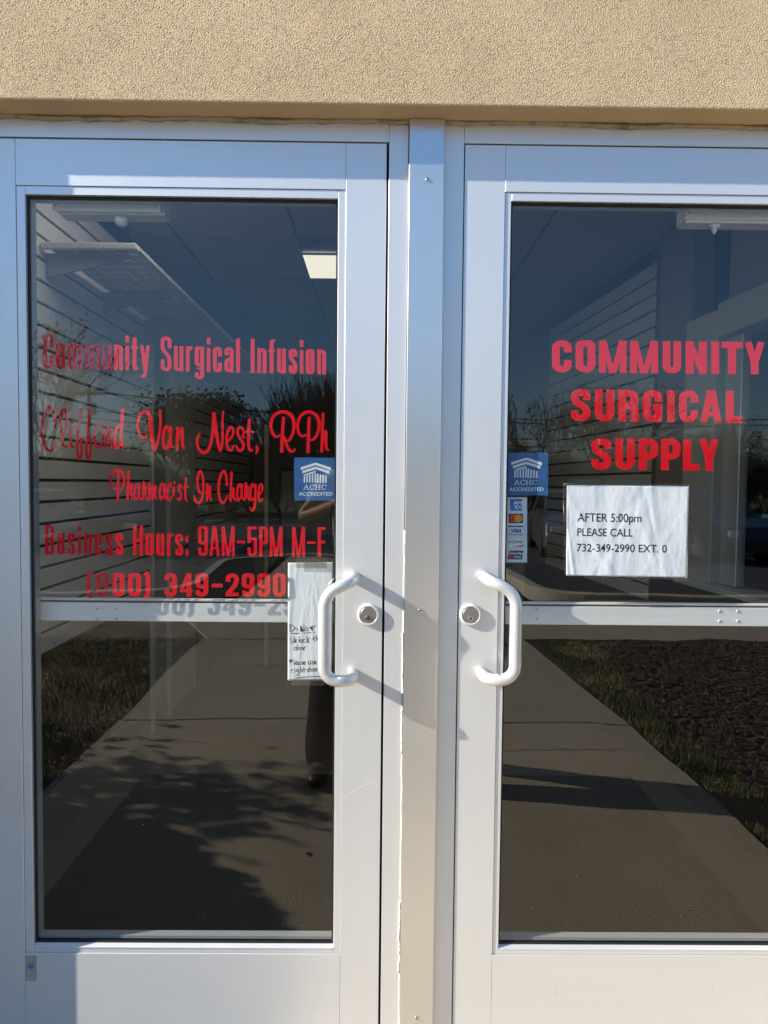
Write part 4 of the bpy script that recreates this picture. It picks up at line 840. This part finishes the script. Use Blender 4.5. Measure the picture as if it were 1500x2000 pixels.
# things at the back of the shop
t = thing('easel_board', 'pale framed board on a dark stand at the back of the shop', 'board', (-0.62, 4.6, 0))
obj('panel', bx(-.86, -.42, 4.60, 4.62, 1.0, 1.50, .004), 'board_w', t)
b = nb(); box(b, -.88, -.86, 4.59, 4.63, .98, 1.52); box(b, -.42, -.40, 4.59, 4.63, .98, 1.52); box(b, -.86, -.42, 4.59, 4.63, 1.50, 1.52); box(b, -.86, -.42, 4.59, 4.63, .98, 1.0)
obj('frame', b, 'dark_wood', t)
for x in (-.86, -.44): obj('leg', bx(x, x + .03, 4.60, 4.63, 0.01, .98), 'dark_wood', t)
t = thing('wood_post', 'narrow yellowish wooden post standing at the back of the shop', 'post', (-0.83, 3.6, 0))
obj('upright', bx(-.845, -.815, 3.6, 3.63, 0.02, 1.82, .003), 'yellow_wood', t); obj('foot', bx(-.93, -.73, 3.55, 3.68, 0, .02, .003), 'dark_wood', t)
t = thing('filing_cabinet', 'narrow pale cabinet with drawers by the right shop wall', 'cabinet', (1.15, 3.9, 0))
obj('body', bx(.78, 1.08, 3.5, 3.9, 0, 1.52, .004), 'board_w', t)
for k in range(5):
    dr_ = obj('drawer', bx(.79, 1.07, 3.488, 3.499, .06 + k * .29, .33 + k * .29, .003), 'board_w', t); obj('handle', bx(.88, .98, 3.475, 3.4875, .22 + k * .29, .235 + k * .29, .002), 'black', dr_)

# ================================================================ OUTSIDE (seen mirrored in the glass)
def grid_sheet(name, x0, x1, y0, y1, n, zf, m, amp=0.0, seed=1):
    g = np.random.RandomState(seed); xs = np.linspace(x0, x1, n); ys = np.linspace(y0, y1, n)
    vs = [(x, y, zf(x, y) + (g.rand() - .5) * amp) for y in ys for x in xs]
    fs = [(j * n + i, j * n + i + 1, (j + 1) * n + i + 1, (j + 1) * n + i) for j in range(n - 1) for i in range(n - 1)]
    o = obj(name, (vs, fs), m, None, True); return tag(o, None, kind='structure')
struct('ground', sheet(nb(), [(-900, -900), (900, -900), (900, 40), (-900, 40)], -0.60), 'turf')
struct('lawn', sheet(nb(), [(-14, -6.9), (-14, -0.06), (14, -0.06), (14, -6.9)], -0.03, .2), 'soil')
walk = struct('sidewalk', bx(-1.47, 1.46, -4.60, -0.02, -0.12, -0.010), 'joint')
SW = [(-1.50, -0.35, 1.53), (-2.46, -0.36, 1.50), (-4.62, -2.475, 1.44)]
edges = [(-0.03, -0.342), (-0.348, -2.464), (-2.470, -4.62)]
wd = {0: (1.55, 1.55), 1: (1.55, 1.49), 2: (1.49, 1.33)}
for k, (ya, yb) in enumerate(edges):
    bm = nb(); a, b2 = wd[k]; sheet(bm, [(-1.47 - .02 * k, ya), (-1.47 - .03 * k - .02, yb), (b2, yb), (a, ya)], 0.0, 0.11)
    bmesh.ops.bevel(bm, geom=[e for e in bm.edges if e.verts[0].co.z > -.01 and e.verts[1].co.z > -.01], offset=.006, segments=2, affect='EDGES')
    obj('slab', bm, 'concrete', walk)
cw = struct('cross_walk', sheet(nb(), [(-1.5, -4.634), (-2.0, -5.6), (14, -6.1), (14, -4.72)], 0.0, .11), 'concrete')
pw = struct('path', sheet(nb(), [(-1.62, -5.62), (-1.55, -10.9), (2.0, -10.9), (1.6, -5.74)], 0.002, .11), 'concrete')
# crack across the second slab
g = random.Random(11); cr = [(-0.1 + k * .06, -2.07 + g.uniform(-.012, .012)) for k in range(27)]
struct('pavement_crack', sheet(nb(), [(x, y + .0025) for x, y in cr] + [(x, y - .0025) for x, y in cr[::-1]], 0.0045), 'joint')
tag(obj('fallen_leaf', sheet(nb(), [(-.256, -.990), (-.246, -.984), (-.235, -.991), (-.236, -1.003), (-.248, -1.007), (-.255, -1.0)], 0.004), 'bark'), 'small dark dead leaf lying on the sunny concrete', 'leaf')
def beds(name, poly_, z, m): return struct(name, sheet(nb(), poly_, z, .15), m)
MR = [(2.15, -4.60), (1.92, -4.1), (1.80, -3.3), (1.76, -2.2), (1.80, -1.5), (1.95, -.5), (7, -.5), (7, -4.66)]
beds('mulch_bed', MR, -0.006, 'mulch_bed')
beds('mulch_bed', [(-2.50, -6.9), (-2.62, -10.2), (-2.2, -10.75), (-1.70, -10.85), (-1.66, -6.5), (-2.3, -6.2)], 0.02, 'mulch_bed')
def in_poly(x, y, P_):
    c = False; j = len(P_) - 1
    for i in range(len(P_)):
        if (P_[i][1] > y) != (P_[j][1] > y) and x < (P_[j][0] - P_[i][0]) * (y - P_[i][1]) / (P_[j][1] - P_[i][1]) + P_[i][0]: c = not c
        j = i
    return c
def scatter_chips(name, pl, n, seed, z, m='chips'):
    g = random.Random(seed); x0, x1 = min(p[0] for p in pl), min(5.2, max(p[0] for p in pl)); y0, y1 = min(p[1] for p in pl), max(p[1] for p in pl); vs = []; fs = []
    while n > 0:
        x, y = g.uniform(x0, x1), g.uniform(y0, y1)
        if not in_poly(x, y, pl): continue
        n -= 1; a = g.uniform(0, 6.28); l, w_ = g.uniform(.012, .035), g.uniform(.004, .010); ca, sa = math.cos(a), math.sin(a); t_ = g.uniform(-.35, .35); k = len(vs); zz = z + g.uniform(0, .012)
        for u, v in ((-1, -1), (1, -1), (1, 1), (-1, 1)): vs.append((x + u * l * ca - v * w_ * sa, y + u * l * sa + v * w_ * ca, zz + u * t_ * l + v * g.uniform(-.4, .4) * w_ + .01))
        vs.append((x, y, zz + .014)); fs += [(k, k + 1, k + 4), (k + 1, k + 2, k + 4), (k + 2, k + 3, k + 4), (k + 3, k, k + 4)]
    return tag(obj(name, (vs, fs), m), 'dark wood mulch chips covering the bed', 'mulch', kind='stuff')
scatter_chips('mulch_chips', MR, 15000, 3, -0.008)
def grass(name, regions, n, seed, hmin, hmax, label):
    g = random.Random(seed); vs = []; fs = []; cl = [(g.uniform(-8, 6), g.uniform(-7, 0), g.uniform(.2, .7)) for _ in range(60)]
    tot = 0
    while tot < n:
        x0, x1, y0, y1, f = g.choice(regions); x, y = g.uniform(x0, x1), g.uniform(y0, y1)
        if not f(x, y): continue
        dn = any((x - a) ** 2 + (y - b) ** 2 < c * c for a, b, c in cl)
        if not dn and g.random() < .55: continue
        tot += 1; a = g.uniform(0, 6.28); h = g.uniform(hmin, hmax) * (1.2 if dn else .8); w_ = .0035; k = len(vs); lx, ly = g.uniform(-.5, .5) * h, g.uniform(-.5, .5) * h
        vs += [(x - w_ * math.cos(a), y - w_ * math.sin(a), -.03), (x + w_ * math.cos(a), y + w_ * math.sin(a), -.03), (x + lx * .5 + w_ * .7 * math.cos(a), y + ly * .5 + w_ * .7 * math.sin(a), h * .6 - .03), (x + lx * .5 - w_ * .7 * math.cos(a), y + ly * .5 - w_ * .7 * math.sin(a), h * .6 - .03), (x + lx, y + ly, h - .03)]
        fs += [(k, k + 1, k + 2, k + 3), (k + 3, k + 2, k + 4)]
    return tag(obj(name, (vs, fs), 'grass'), label, 'grass', kind='stuff')
grass('grass', [(-5.0, -1.53, -4.6, -.2, lambda x, y: True)], 52000, 4, .03, .075, 'patchy green and straw coloured grass left of the sidewalk')
def strip(x, y):
    e = 1.55 if y > -.36 else 1.55 + (y + .36) * .03 if y > -2.46 else 1.49 + (y + 2.46) * .074
    return x > e + .01 and not in_poly(x, y, MR)
grass('grass', [(1.3, 2.4, -4.6, -.2, strip)], 13000, 5, .02, .05, 'narrow strip of thin grass between the sidewalk and the mulch bed')
# car park, kerbs, verge
def lot_z(y): return -0.12 - 0.014 * max(0, -y - 7)
grid_sheet('parking_lot', -45, 45, -33, -6.05, 24, lambda x, y: lot_z(y), 'asphalt')
grid_sheet('verge', -90, 90, -90, -33, 10, lambda x, y: -0.46 + (0.02 * (-33 - y) if y < -33 else 0), 'turf')
def kerb(name, pts, w_=.15, z0=-.3, z1=0.02):
    pts = [Vector((x, y, 0)) for x, y in pts]; bm = nb(); rows = []
    for i, p in enumerate(pts):
        t = (pts[min(i + 1, len(pts) - 1)] - pts[max(i - 1, 0)]).normalized(); nrm = Vector((-t.y, t.x, 0))
        rows.append([bm.verts.new(p + nrm * a + Vector((0, 0, z))) for a, z in ((-w_ / 2, z0), (-w_ / 2, z1 - .01), (-w_ / 2 + .012, z1), (w_ / 2 - .012, z1), (w_ / 2, z1 - .01), (w_ / 2, z0))])
    for i in range(len(rows) - 1):
        for k in range(5): bm.faces.new((rows[i][k], rows[i][k + 1], rows[i + 1][k + 1], rows[i + 1][k]))
    bmesh.ops.recalc_face_normals(bm, faces=bm.faces)
    return struct(name, bm, 'curb')
kerb('curb', [(q.x, q.y) for q in fillet([(-14, -6.98, 0), (-2.35, -6.98, 0), (-2.70, -10.9, 0), (-1.6, -11.02, 0), (1.95, -11.02, 0), (2.12, -7.0, 0), (14, -6.98, 0)], 0.8, 8)], .17, -.4, .035)
for k in range(9): struct('parking_line', sheet(nb(), [(-13 + k * 3 + .6, -13.5), (-13 + k * 3 + .7, -13.5), (-13 + k * 3 + .7, -18.5), (-13 + k * 3 + .6, -18.5)], lot_z(-13.5) + .008), 'line')
kerb('curb', [(-40, -29), (40, -29)], .2, -.6, -.28)

# ---- trees: trunk, limbs and twigs grown as tapered tubes; leaves as small faces
def tree_mesh(seed, H, spread, depth, trunk_r, nsplit, leaf_n, leaf_s, multi=1, up_=.35, leaf_z=.0):
    g = random.Random(seed); V = []; F = []; LV = []; LF = []; tips = []; sp_ = .42 if multi > 6 else .25
    def seg(a, b, ra, rb):
        d = (b - a); t = d.normalized(); u = t.orthogonal().normalized(); w_ = t.cross(u); k = len(V); n = 5 if ra > .03 else 3
        for p, r in ((a, ra), (b, rb)):
            for i in range(n):
                an = 6.2832 * i / n; V.append(tuple(p + (u * math.cos(an) + w_ * math.sin(an)) * max(r, H * .0017)))
        for i in range(n): F.append((k + i, k + (i + 1) % n, k + n + (i + 1) % n, k + n + i))
    def grow(p, d, L, r, lv):
        n = 3 if lv > 1 else 2
        for i in range(n):
            d = (d + Vector((g.gauss(0, .13), g.gauss(0, .13), g.gauss(0, .06) + up_ * .12))).normalized(); q = p + d * L / n; r2 = r * (.86 if lv else .7); seg(p, q, r, r2); p, r = q, r2
            if lv and i < n - 1 and g.random() < .75: br(p, d, L, r, lv - 1)
        if lv == 0: tips.append(p); return
        for _ in range(nsplit): br(p, d, L, r, lv - 1)
    def br(p, d, L, r, lv):
        ax = d.orthogonal().normalized(); ax = Matrix.Rotation(g.uniform(0, 6.28), 3, d) @ ax; nd = Matrix.Rotation(g.uniform(.3, .75) * spread, 3, ax) @ d
        nd = (nd + Vector((0, 0, up_ * .35))).normalized(); grow(p, nd, L * g.uniform(.62, .85), r * g.uniform(.5, .72), lv)
    for m_ in range(multi):
        d0 = Vector((g.gauss(0, sp_ if multi > 1 else .04), g.gauss(0, sp_ if multi > 1 else .04), 1)).normalized(); grow(Vector((0, 0, -.1)), d0, H * .33, trunk_r, depth)
    mz = max(v[2] for v in V); sc = H / mz; V = [(x * sc, y * sc, z * sc) for x, y, z in V]
    for p in tips:
        p = p * sc
        for _ in range(leaf_n):
            c = p + Vector((g.gauss(0, 1), g.gauss(0, 1), g.gauss(0, 1))) * leaf_s * 2.6
            if c.z < leaf_z: continue
            a = Vector((g.gauss(0, 1), g.gauss(0, 1), g.gauss(0, 1))).normalized(); b_ = a.orthogonal().normalized(); s = leaf_s * g.uniform(.5, 1.2); k = len(LV)
            LV += [tuple(c + a * s), tuple(c + b_ * s * .6), tuple(c - a * s), tuple(c - b_ * s * .6)]; LF.append((k, k + 1, k + 2, k + 3))
    return (V, F), (LV, LF)
def make_tree(name, label, x, y, z, args, leafm, cat='tree', group=None):
    t = thing(name, label, cat, (0, 0, 0), group); a, b_ = tree_mesh(*args)
    obj('trunk', a, 'bark', t)
    if b_[0]: obj('crown', b_, leafm, t)
    t.matrix_basis = Matrix.Translation((x, y, z)); return t
def copy_thing(t, x, y, z, rz, s, label, group):
    r = t.copy(); C.objects.link(r); r.location = (x, y, z); r.rotation_euler = (0, 0, rz); r.scale = (s, s, s); r['label'] = label; r['group'] = group
    for ch in t.children:
        c = ch.copy(); C.objects.link(c); c.parent = r
    return r
def fix_children(t):
    for ch in t.children: ch.matrix_parent_inverse = Matrix.Identity(4)
bare = make_tree('bare_tree', 'leafless tree with many upright branches beyond the car park', 0, 0, 0, (21, 6.3, .55, 4, .055, 3, 0, .05, 13, .55), None, 'tree', 'bare trees beyond the car park'); fix_children(bare)
bare.location = (-2.6, -24.5, -.35)
spring = make_tree('young_tree', 'young tree with sparse fresh leaves left of the car park entrance', 0, 0, 0, (5, 6.4, 1.0, 4, .11, 3, 3, .055, 1, .4), 'leaf_spring', 'tree', 'young leafing trees'); fix_children(spring)
spring.location = (-9.6, -17.5, -.25)
brush = make_tree('bushy_tree', 'bushy olive tree in the hedge line behind the lot', 0, 0, 0, (8, 5.0, 1.1, 4, .08, 3, 7, .085, 4, .3), 'leaf_brush', 'tree', 'bushy trees in the hedge line'); fix_children(brush)
brush.location = (-8, -36, -.4)
dark = make_tree('evergreen_tree', 'dark evergreen tree in the middle of the hedge line', 0, 0, 0, (12, 6.5, .8, 4, .1, 3, 14, .11, 1, .5), 'leaf_dark', 'tree', 'dark evergreen trees'); fix_children(dark)
dark.location = (-9.2, -36, -.4)
for i, (x, y, s) in enumerate([(-11.5, -37, 1.0), (5.5, -30, .5)]): copy_thing(dark, x, y, -.4, i * 2.1, s, ('dark evergreen tree left of the middle one in the hedge line', 'small dark evergreen near the right side of the lot')[i], 'dark evergreen trees')
g = random.Random(4)
for i, (x, y, s) in enumerate([(4.9, -22.5, .76), (7.3, -22.0, .84), (8.2, -24.5, .85), (12.3, -24, .62), (14.5, -26, .72)]):
    copy_thing(spring, x, y, -.35, g.uniform(0, 6), s, ['young leafing tree just right of the door mullion', 'tallest young leafing tree behind the red capitals', 'young leafing tree behind the tallest one', 'low young tree right of the parked black car', 'young tree farthest to the right beyond the lot'][i], 'young leafing trees')
for i in range(24):
    x = -26 + i * 2.3 + g.uniform(-.6, .6); y = -35 - g.uniform(0, 4); s = g.uniform(.62, .95)
    copy_thing(brush, x, y, -.45, g.uniform(0, 6), s, ['leftmost','second','third','fourth','fifth','sixth','seventh','eighth','ninth','tenth','eleventh','twelfth','thirteenth','fourteenth','fifteenth','sixteenth','seventeenth','eighteenth','nineteenth','twentieth','twenty-first','twenty-second','twenty-third','last'][i] + ' bushy olive brown hedge tree behind the car park, counted from the utility pole end', 'bushy trees in the hedge line')
for i, (x, y, s) in enumerate([(-6.6, -29, .62), (-0.6, -26.5, .95), (13.5, -28, .7)]): copy_thing(bare, x, y, -.4, 1 + i * 2, s, ['smaller leafless tree left of the tall bare tree', 'leafless tree right of the tall bare tree', 'leafless tree at the right end of the lot'][i], 'bare trees beyond the car park')
# shrub and tree left of the walk; their shade falls across the concrete
def shrub(name, label, x, y, r, h, n, seed, m, ls):
    g = random.Random(seed); t = thing(name, label, 'shrub', (x, y, 0)); LV = []; LF = []
    for _ in range(n):
        d = Vector((g.gauss(0, 1), g.gauss(0, 1), g.gauss(0, 1))).normalized(); rr = g.uniform(.25, 1) ** .4; c = Vector((x + d.x * r * rr, y + d.y * r * rr, h * .5 + d.z * h * .5 * rr))
        a = Vector((g.gauss(0, 1), g.gauss(0, 1), g.gauss(0, 1))).normalized(); b_ = a.orthogonal().normalized(); s = ls * g.uniform(.6, 1.3); k = len(LV)
        LV += [tuple(c + a * s), tuple(c + b_ * s * .55), tuple(c - a * s), tuple(c - b_ * s * .55)]; LF.append((k, k + 1, k + 2, k + 3))
    obj('foliage', (LV, LF), m, t); bm = nb()
    for _ in range(9):
        a = g.uniform(0, 6.28); tube(bm, [(x, y, -.03), (x + .4 * r * math.cos(a), y + .4 * r * math.sin(a), h * .4), (x + .8 * r * math.cos(a), y + .8 * r * math.sin(a), h * .75)], .012, 5)
    obj('stem', bm, 'bark', t); return t
shrub('round_shrub', 'dense rounded evergreen shrub against the wall left of the doors', -3.38, -1.02, .90, 1.50, 20000, 3, 'leaf_dark', .038)
near = make_tree('near_tree', 'small leafy tree by the wall whose shade crosses the sidewalk', 0, 0, 0, (31, 2.2, .62, 3, .05, 3, 14, .05, 1, .45), 'leaf_spring'); fix_children(near)
near.location = (-4.35, -3.0, 0)
# utility pole and wires
up_t = thing('utility_pole', 'wooden utility pole with crossarm beyond the car park', 'pole', (-17.3, -40, -.5))
obj('post', tube(nb(), [(-17.3, -40, -.5), (-17.3, -40, 7.1)], .16, 8, True, .11), 'pole', up_t)
obj('crossarm', bx(-18.4, -16.2, -40.06, -39.94, 6.5, 6.62), 'pole', up_t)
obj('transformer', lathe(nb(), [(.22, 0), (.22, .7), (.1, .75)], 12, (-17.0, -39.8, 5.3), 'z'), 'car_silver', up_t)
for k, (z, x0, z0_, x1, z1_) in enumerate([(6.65, -60, 7.4, 30, 5.8), (6.65, -60, 7.1, 30, 5.4), (5.6, -60, 6.2, 30, 4.6), (5.1, -60, 5.6, 30, 4.1)]):
    pts = []
    for (xa, za, xb, zb) in ((x0, z0_, -17.3, z), (-17.3, z, x1, z1_)):
        for i in range(9): t_ = i / 8; pts.append((xa + (xb - xa) * t_, -40 + .25 * k, za + (zb - za) * t_ - 1.0 * 4 * t_ * (1 - t_)))
    tag(obj('power_line', tube(nb(), pts, .035, 4), 'wire'), ['topmost thin power line on the utility pole crossarm', 'second thin power line just under the topmost one', 'third power line crossing the pole below the transformer', 'lowest sagging cable crossing the utility pole'][k], 'wire', 'power lines')
# ---- cars
def make_car(label, x, y, rz, paint, gl='car_glass'):
    z = lot_z(y) ; T_ = Matrix.Translation((x, y, z)) @ Matrix.Rotation(rz, 4, 'Z')
    t = thing('parked_car', label, 'car', (x, y, z), 'cars in the car park')
    prof = [(-2.25, .32), (-2.28, .62), (-2.2, .86), (-1.85, .93), (-1.05, .98), (1.15, .98), (1.75, .93), (2.2, .80), (2.30, .55), (2.26, .32), (1.85, .26), (1.80, .42), (1.62, .60), (1.38, .66), (1.14, .60), (.97, .42), (.93, .26), (-.93, .26), (-.97, .42), (-1.14, .60), (-1.38, .66), (-1.62, .60), (-1.80, .42), (-1.85, .26)]
    def extr(pr, ys, m, nm, par, inset=None):
        bm = nb(); rows = []
        for yy, f in ys: rows.append([bm.verts.new(T_ @ Vector((px * (f if not inset else 1), yy, pz))) for px, pz in pr])
        for a in range(len(rows) - 1):
            for k in range(len(pr)): bm.faces.new((rows[a][k], rows[a][(k + 1) % len(pr)], rows[a + 1][(k + 1) % len(pr)], rows[a + 1][k]))
        bm.faces.new(rows[0][::-1]); bm.faces.new(rows[-1]); bmesh.ops.recalc_face_normals(bm, faces=bm.faces); return obj(nm, bm, m, par)
    body = extr(prof, [(-.88, .985), (-.84, 1), (.84, 1), (.88, .985)], paint, 'body', t)
    def loft(lo, hi, m, nm, par):
        bm = nb(); a = [bm.verts.new(T_ @ Vector(p)) for p in lo]; b_ = [bm.verts.new(T_ @ Vector(p)) for p in hi]; n = len(a)
        for k in range(n): bm.faces.new((a[k], a[(k + 1) % n], b_[(k + 1) % n], b_[k]))
        bm.faces.new(b_); bm.faces.new(a[::-1]); bmesh.ops.recalc_face_normals(bm, faces=bm.faces); return obj(nm, bm, m, par)
    loft([(-1.75, -.78, .955), (1.10, -.78, .975), (1.10, .78, .975), (-1.75, .78, .955)], [(-1.15, -.62, 1.40), (.32, -.62, 1.42), (.32, .62, 1.42), (-1.15, .62, 1.40)], gl, 'window_band', t)
    loft([(-1.17, -.635, 1.395), (.34, -.635, 1.415), (.34, .635, 1.415), (-1.17, .635, 1.395)], [(-1.0, -.55, 1.455), (.15, -.55, 1.47), (.15, .55, 1.47), (-1.0, .55, 1.455)], paint, 'roof', t)
    for s in (-1, 1):
        for (xa, xb) in ((1.10, .34), (-1.75, -1.17)):
            bm = nb(); tube(bm, [T_ @ Vector((xa, s * .785, .965)), T_ @ Vector((xb, s * .63, 1.41))], .035, 5); obj('pillar', bm, paint, t)
        for wx in (-1.38, 1.38):
            bm = nb(); lathe(bm, [(.32, 0), (.33, .03), (.33, .18), (.31, .2)], 20, (0, .1, 0)); 
            for v in bm.verts: v.co = T_ @ (v.co + Vector((wx, s * .80, .33)))
            wh = obj('wheel', bm, 'tyre', t)
            bm = nb(); lathe(bm, [(.2, 0), (.2, .21), (.05, .215)], 10, (0, .105, 0))
            for v in bm.verts: v.co = T_ @ (v.co + Vector((wx, s * .80, .33)))
            obj('rim', bm, 'car_silver', wh)
        obj('headlight', bx(2.20, 2.30, s * .62 - .15, s * .62 + .15, .60, .74, .02, T_), 'lamp_lens', t)
        obj('tail_light', bx(-2.30, -2.20, s * .66 - .14, s * .66 + .14, .66, .82, .02, T_), 'tail', t)
        obj('mirror', bx(.85, 1.0, s * .90 - .08, s * .90 + .08, .98, 1.10, .02, T_), paint, t)
    return t
make_car('black saloon car parked right of the walkway', 7.6, -14.8, math.radians(82), 'car_black')
make_car('silver grey car parked behind the notice on the right door', 4.7, -15.2, math.radians(96), 'car_silver')
make_car('dark red car parked far across the lot', 10.6, -24.6, math.radians(90), 'car_red')
make_car('white car parked at the left of the lot', -9.0, -15.6, math.radians(88), 'car_white')
make_car('second black car at the left of the lot', -5.8, -15.4, math.radians(92), 'car_black')
# ---- the person taking the picture: one skinned body, clothes over it
def skin(name, V, E, Rr, m, parent, sub=2, root=0):
    me = bpy.data.meshes.new(name); me.from_pydata([Vector(v) for v in V], E, []); o = bpy.data.objects.new(name, me); C.objects.link(o)
    md = o.modifiers.new('skin', 'SKIN'); md.use_smooth_shade = True
    for i, r in enumerate(Rr): me.skin_vertices[0].data[i].radius = r if isinstance(r, tuple) else (r, r)
    me.skin_vertices[0].data[root].use_root = True
    sb = o.modifiers.new('sub', 'SUBSURF'); sb.levels = sub; sb.render_levels = sub
    bpy.context.view_layer.update(); d = bpy.data.meshes.new_from_object(o.evaluated_get(bpy.context.evaluated_depsgraph_get()))
    bpy.data.objects.remove(o); d.name = name; d.materials.clear(); d.materials.append(M[m]); d.polygons.foreach_set('use_smooth', [True] * len(d.polygons))
    q = bpy.data.objects.new(name, d); C.objects.link(q)
    if parent: q.parent = parent; q.matrix_parent_inverse = parent_inv(parent)
    return q
px_, py_ = -0.06, -1.86                                # pelvis
pe = thing('person', 'person in dark jeans and light grey shirt holding up a phone', 'person', (px_, py_, 0))
lh, rh = Vector((-.055, -1.560, 1.36)), Vector((.075, -1.560, 1.36))
V = [(px_, py_, .92), (px_, py_ - .01, 1.12), (px_, py_ - .02, 1.32), (px_, py_, 1.44), (px_, py_ + .01, 1.51), (px_, py_ + .035, 1.585), (px_, py_ + .03, 1.65), (px_, py_ + .015, 1.70),
     (px_ - .17, py_ - .01, 1.405), (-.37, -1.80, 1.22), (lh.x - .03, lh.y - .07, lh.z - .02), (px_ + .17, py_ - .01, 1.405), (.35, -1.80, 1.24), (rh.x + .03, rh.y - .07, rh.z - .02),
     (-.15, -1.84, .86), (-.225, -1.74, .50), (-.27, -1.72, .10), (-.275, -1.60, .035), (.04, -1.86, .86), (.07, -1.90, .48), (.08, -1.98, .10), (.09, -1.86, .035)]
E_ = [(0, 1), (1, 2), (2, 3), (3, 4), (4, 5), (5, 6), (6, 7), (3, 8), (8, 9), (9, 10), (3, 11), (11, 12), (12, 13), (0, 14), (14, 15), (15, 16), (16, 17), (0, 18), (18, 19), (19, 20), (20, 21)]
Rr = [(.15, .10), (.135, .095), (.155, .10), (.08, .07), .052, (.066, .078), (.088, .104), (.078, .085), .058, .040, .027, .058, .040, .027, .085, .056, .040, .032, .085, .056, .040, .032]
body = skin('body', V, E_, Rr, 'skin', pe)
tv = [(px_, py_, 1.05), (px_, py_, .93), (-.15, -1.84, .82), (-.225, -1.74, .50), (-.265, -1.72, .0), (.04, -1.86, .82), (.07, -1.90, .48), (.08, -1.975, .0)]
skin('trousers', tv, [(0, 1), (1, 2), (2, 3), (3, 4), (1, 5), (5, 6), (6, 7)], [(.155, .112), (.175, .125), .112, .096, .090, .112, .092, .086], 'jeans', pe, root=1)
sv = [(px_, py_, .80), (px_, py_ - .01, 1.10), (px_, py_ - .02, 1.30), (px_, py_, 1.43), (px_, py_ + .005, 1.475), (px_ - .175, py_ - .01, 1.40), (-.325, -1.82, 1.275), (px_ + .175, py_ - .01, 1.40), (.305, -1.82, 1.29)]
skin('shirt', sv, [(0, 1), (1, 2), (2, 3), (3, 4), (3, 5), (5, 6), (3, 7), (7, 8)], [(.20, .145), (.165, .125), (.175, .120), (.10, .085), .070, .074, .066, .074, .066], 'shirt', pe, root=2)
for sx, sy, yy in ((-.275, -1.74, .03), (.085, -2.0, .03)):
    skin('shoe', [(sx, sy, .055), (sx, sy + .08, .05), (sx, sy + .20, .035), (sx, sy, .12)], [(0, 1), (1, 2), (0, 3)], [(.05, .05), (.05, .045), (.046, .030), (.05, .05)], 'shoe', pe)
hv = [(px_, py_ - .03, 1.60), (px_, py_ - .015, 1.68), (px_, py_ + .015, 1.745), (px_, py_ + .07, 1.725)]
skin('hair', hv, [(0, 1), (1, 2), (2, 3)], [(.085, .07), (.104, .100), (.098, .095), (.075, .045)], 'hair', pe)
for s in (-1, 1):
    skin('ear', [(px_ + s * .082, py_ + .02, 1.61), (px_ + s * .088, py_ + .015, 1.655)], [(0, 1)], [(.010, .018), (.010, .020)], 'skin', pe, 1)
    obj('eye', lathe(nb(), [(.004, -.004), (.012, .0), (.008, .006), (.002, .008)], 10, (px_ + s * .032, py_ + .104, 1.645), 'y'), 'lamp_lens', pe, True)
skin('nose', [(px_, py_ + .112, 1.655), (px_, py_ + .132, 1.61)], [(0, 1)], [.009, .015], 'skin', pe, 1)
skin('mouth', [(px_ - .022, py_ + .108, 1.585), (px_ + .022, py_ + .108, 1.585)], [(0, 1)], [.006, .006], 'car_red', pe, 1)
def hand(c, s):                                       # palm behind the phone edge, fingers curl round its back, thumb in front
    pv = [(c.x + s * .030, c.y - .075, c.z - .03), (c.x + s * .022, c.y - .03, c.z - .01), (c.x + s * .016, c.y + .0, c.z + .01)]
    Vv = list(pv); Ee = [(0, 1), (1, 2)]; Rd = [(.026, .022), (.034, .020), (.032, .014)]
    for k, L in enumerate((.062, .070, .066, .052)):
        z = c.z + .036 - k * .021; i = len(Vv); Vv += [(c.x + s * .018, c.y + .008, z), (c.x + s * .010, c.y + .008 + L * .38, z + .002), (c.x - s * .012, c.y + .010 + L * .42, z + .001), (c.x - s * .034, c.y + .012 + L * .40, z - .001)]
        Ee += [(2, i), (i, i + 1), (i + 1, i + 2), (i + 2, i + 3)]; Rd += [.0095, .0088, .008, .0068]
    i = len(Vv); Vv += [(c.x + s * .012, c.y - .030, c.z + .022), (c.x - s * .006, c.y - .022, c.z + .042), (c.x - s * .022, c.y - .016, c.z + .050)]
    Ee += [(1, i), (i, i + 1), (i + 1, i + 2)]; Rd += [.012, .010, .008]
    skin('hand', Vv, Ee, Rd, 'skin', pe)
hand(lh + Vector((-.010, .02, .0)), -1); hand(rh + Vector((-.025, .02, .0)), 1)
ph = thing('phone', 'black smartphone held up by the person in front of the doors', 'phone', (0, -1.535, 1.36))
obj('case', bx(-.056, .040, -1.548, -1.538, 1.283, 1.443, .003), 'phone', ph)
obj('screen', bx(-.053, .037, -1.5492, -1.5482, 1.287, 1.439), 'car_glass', ph)
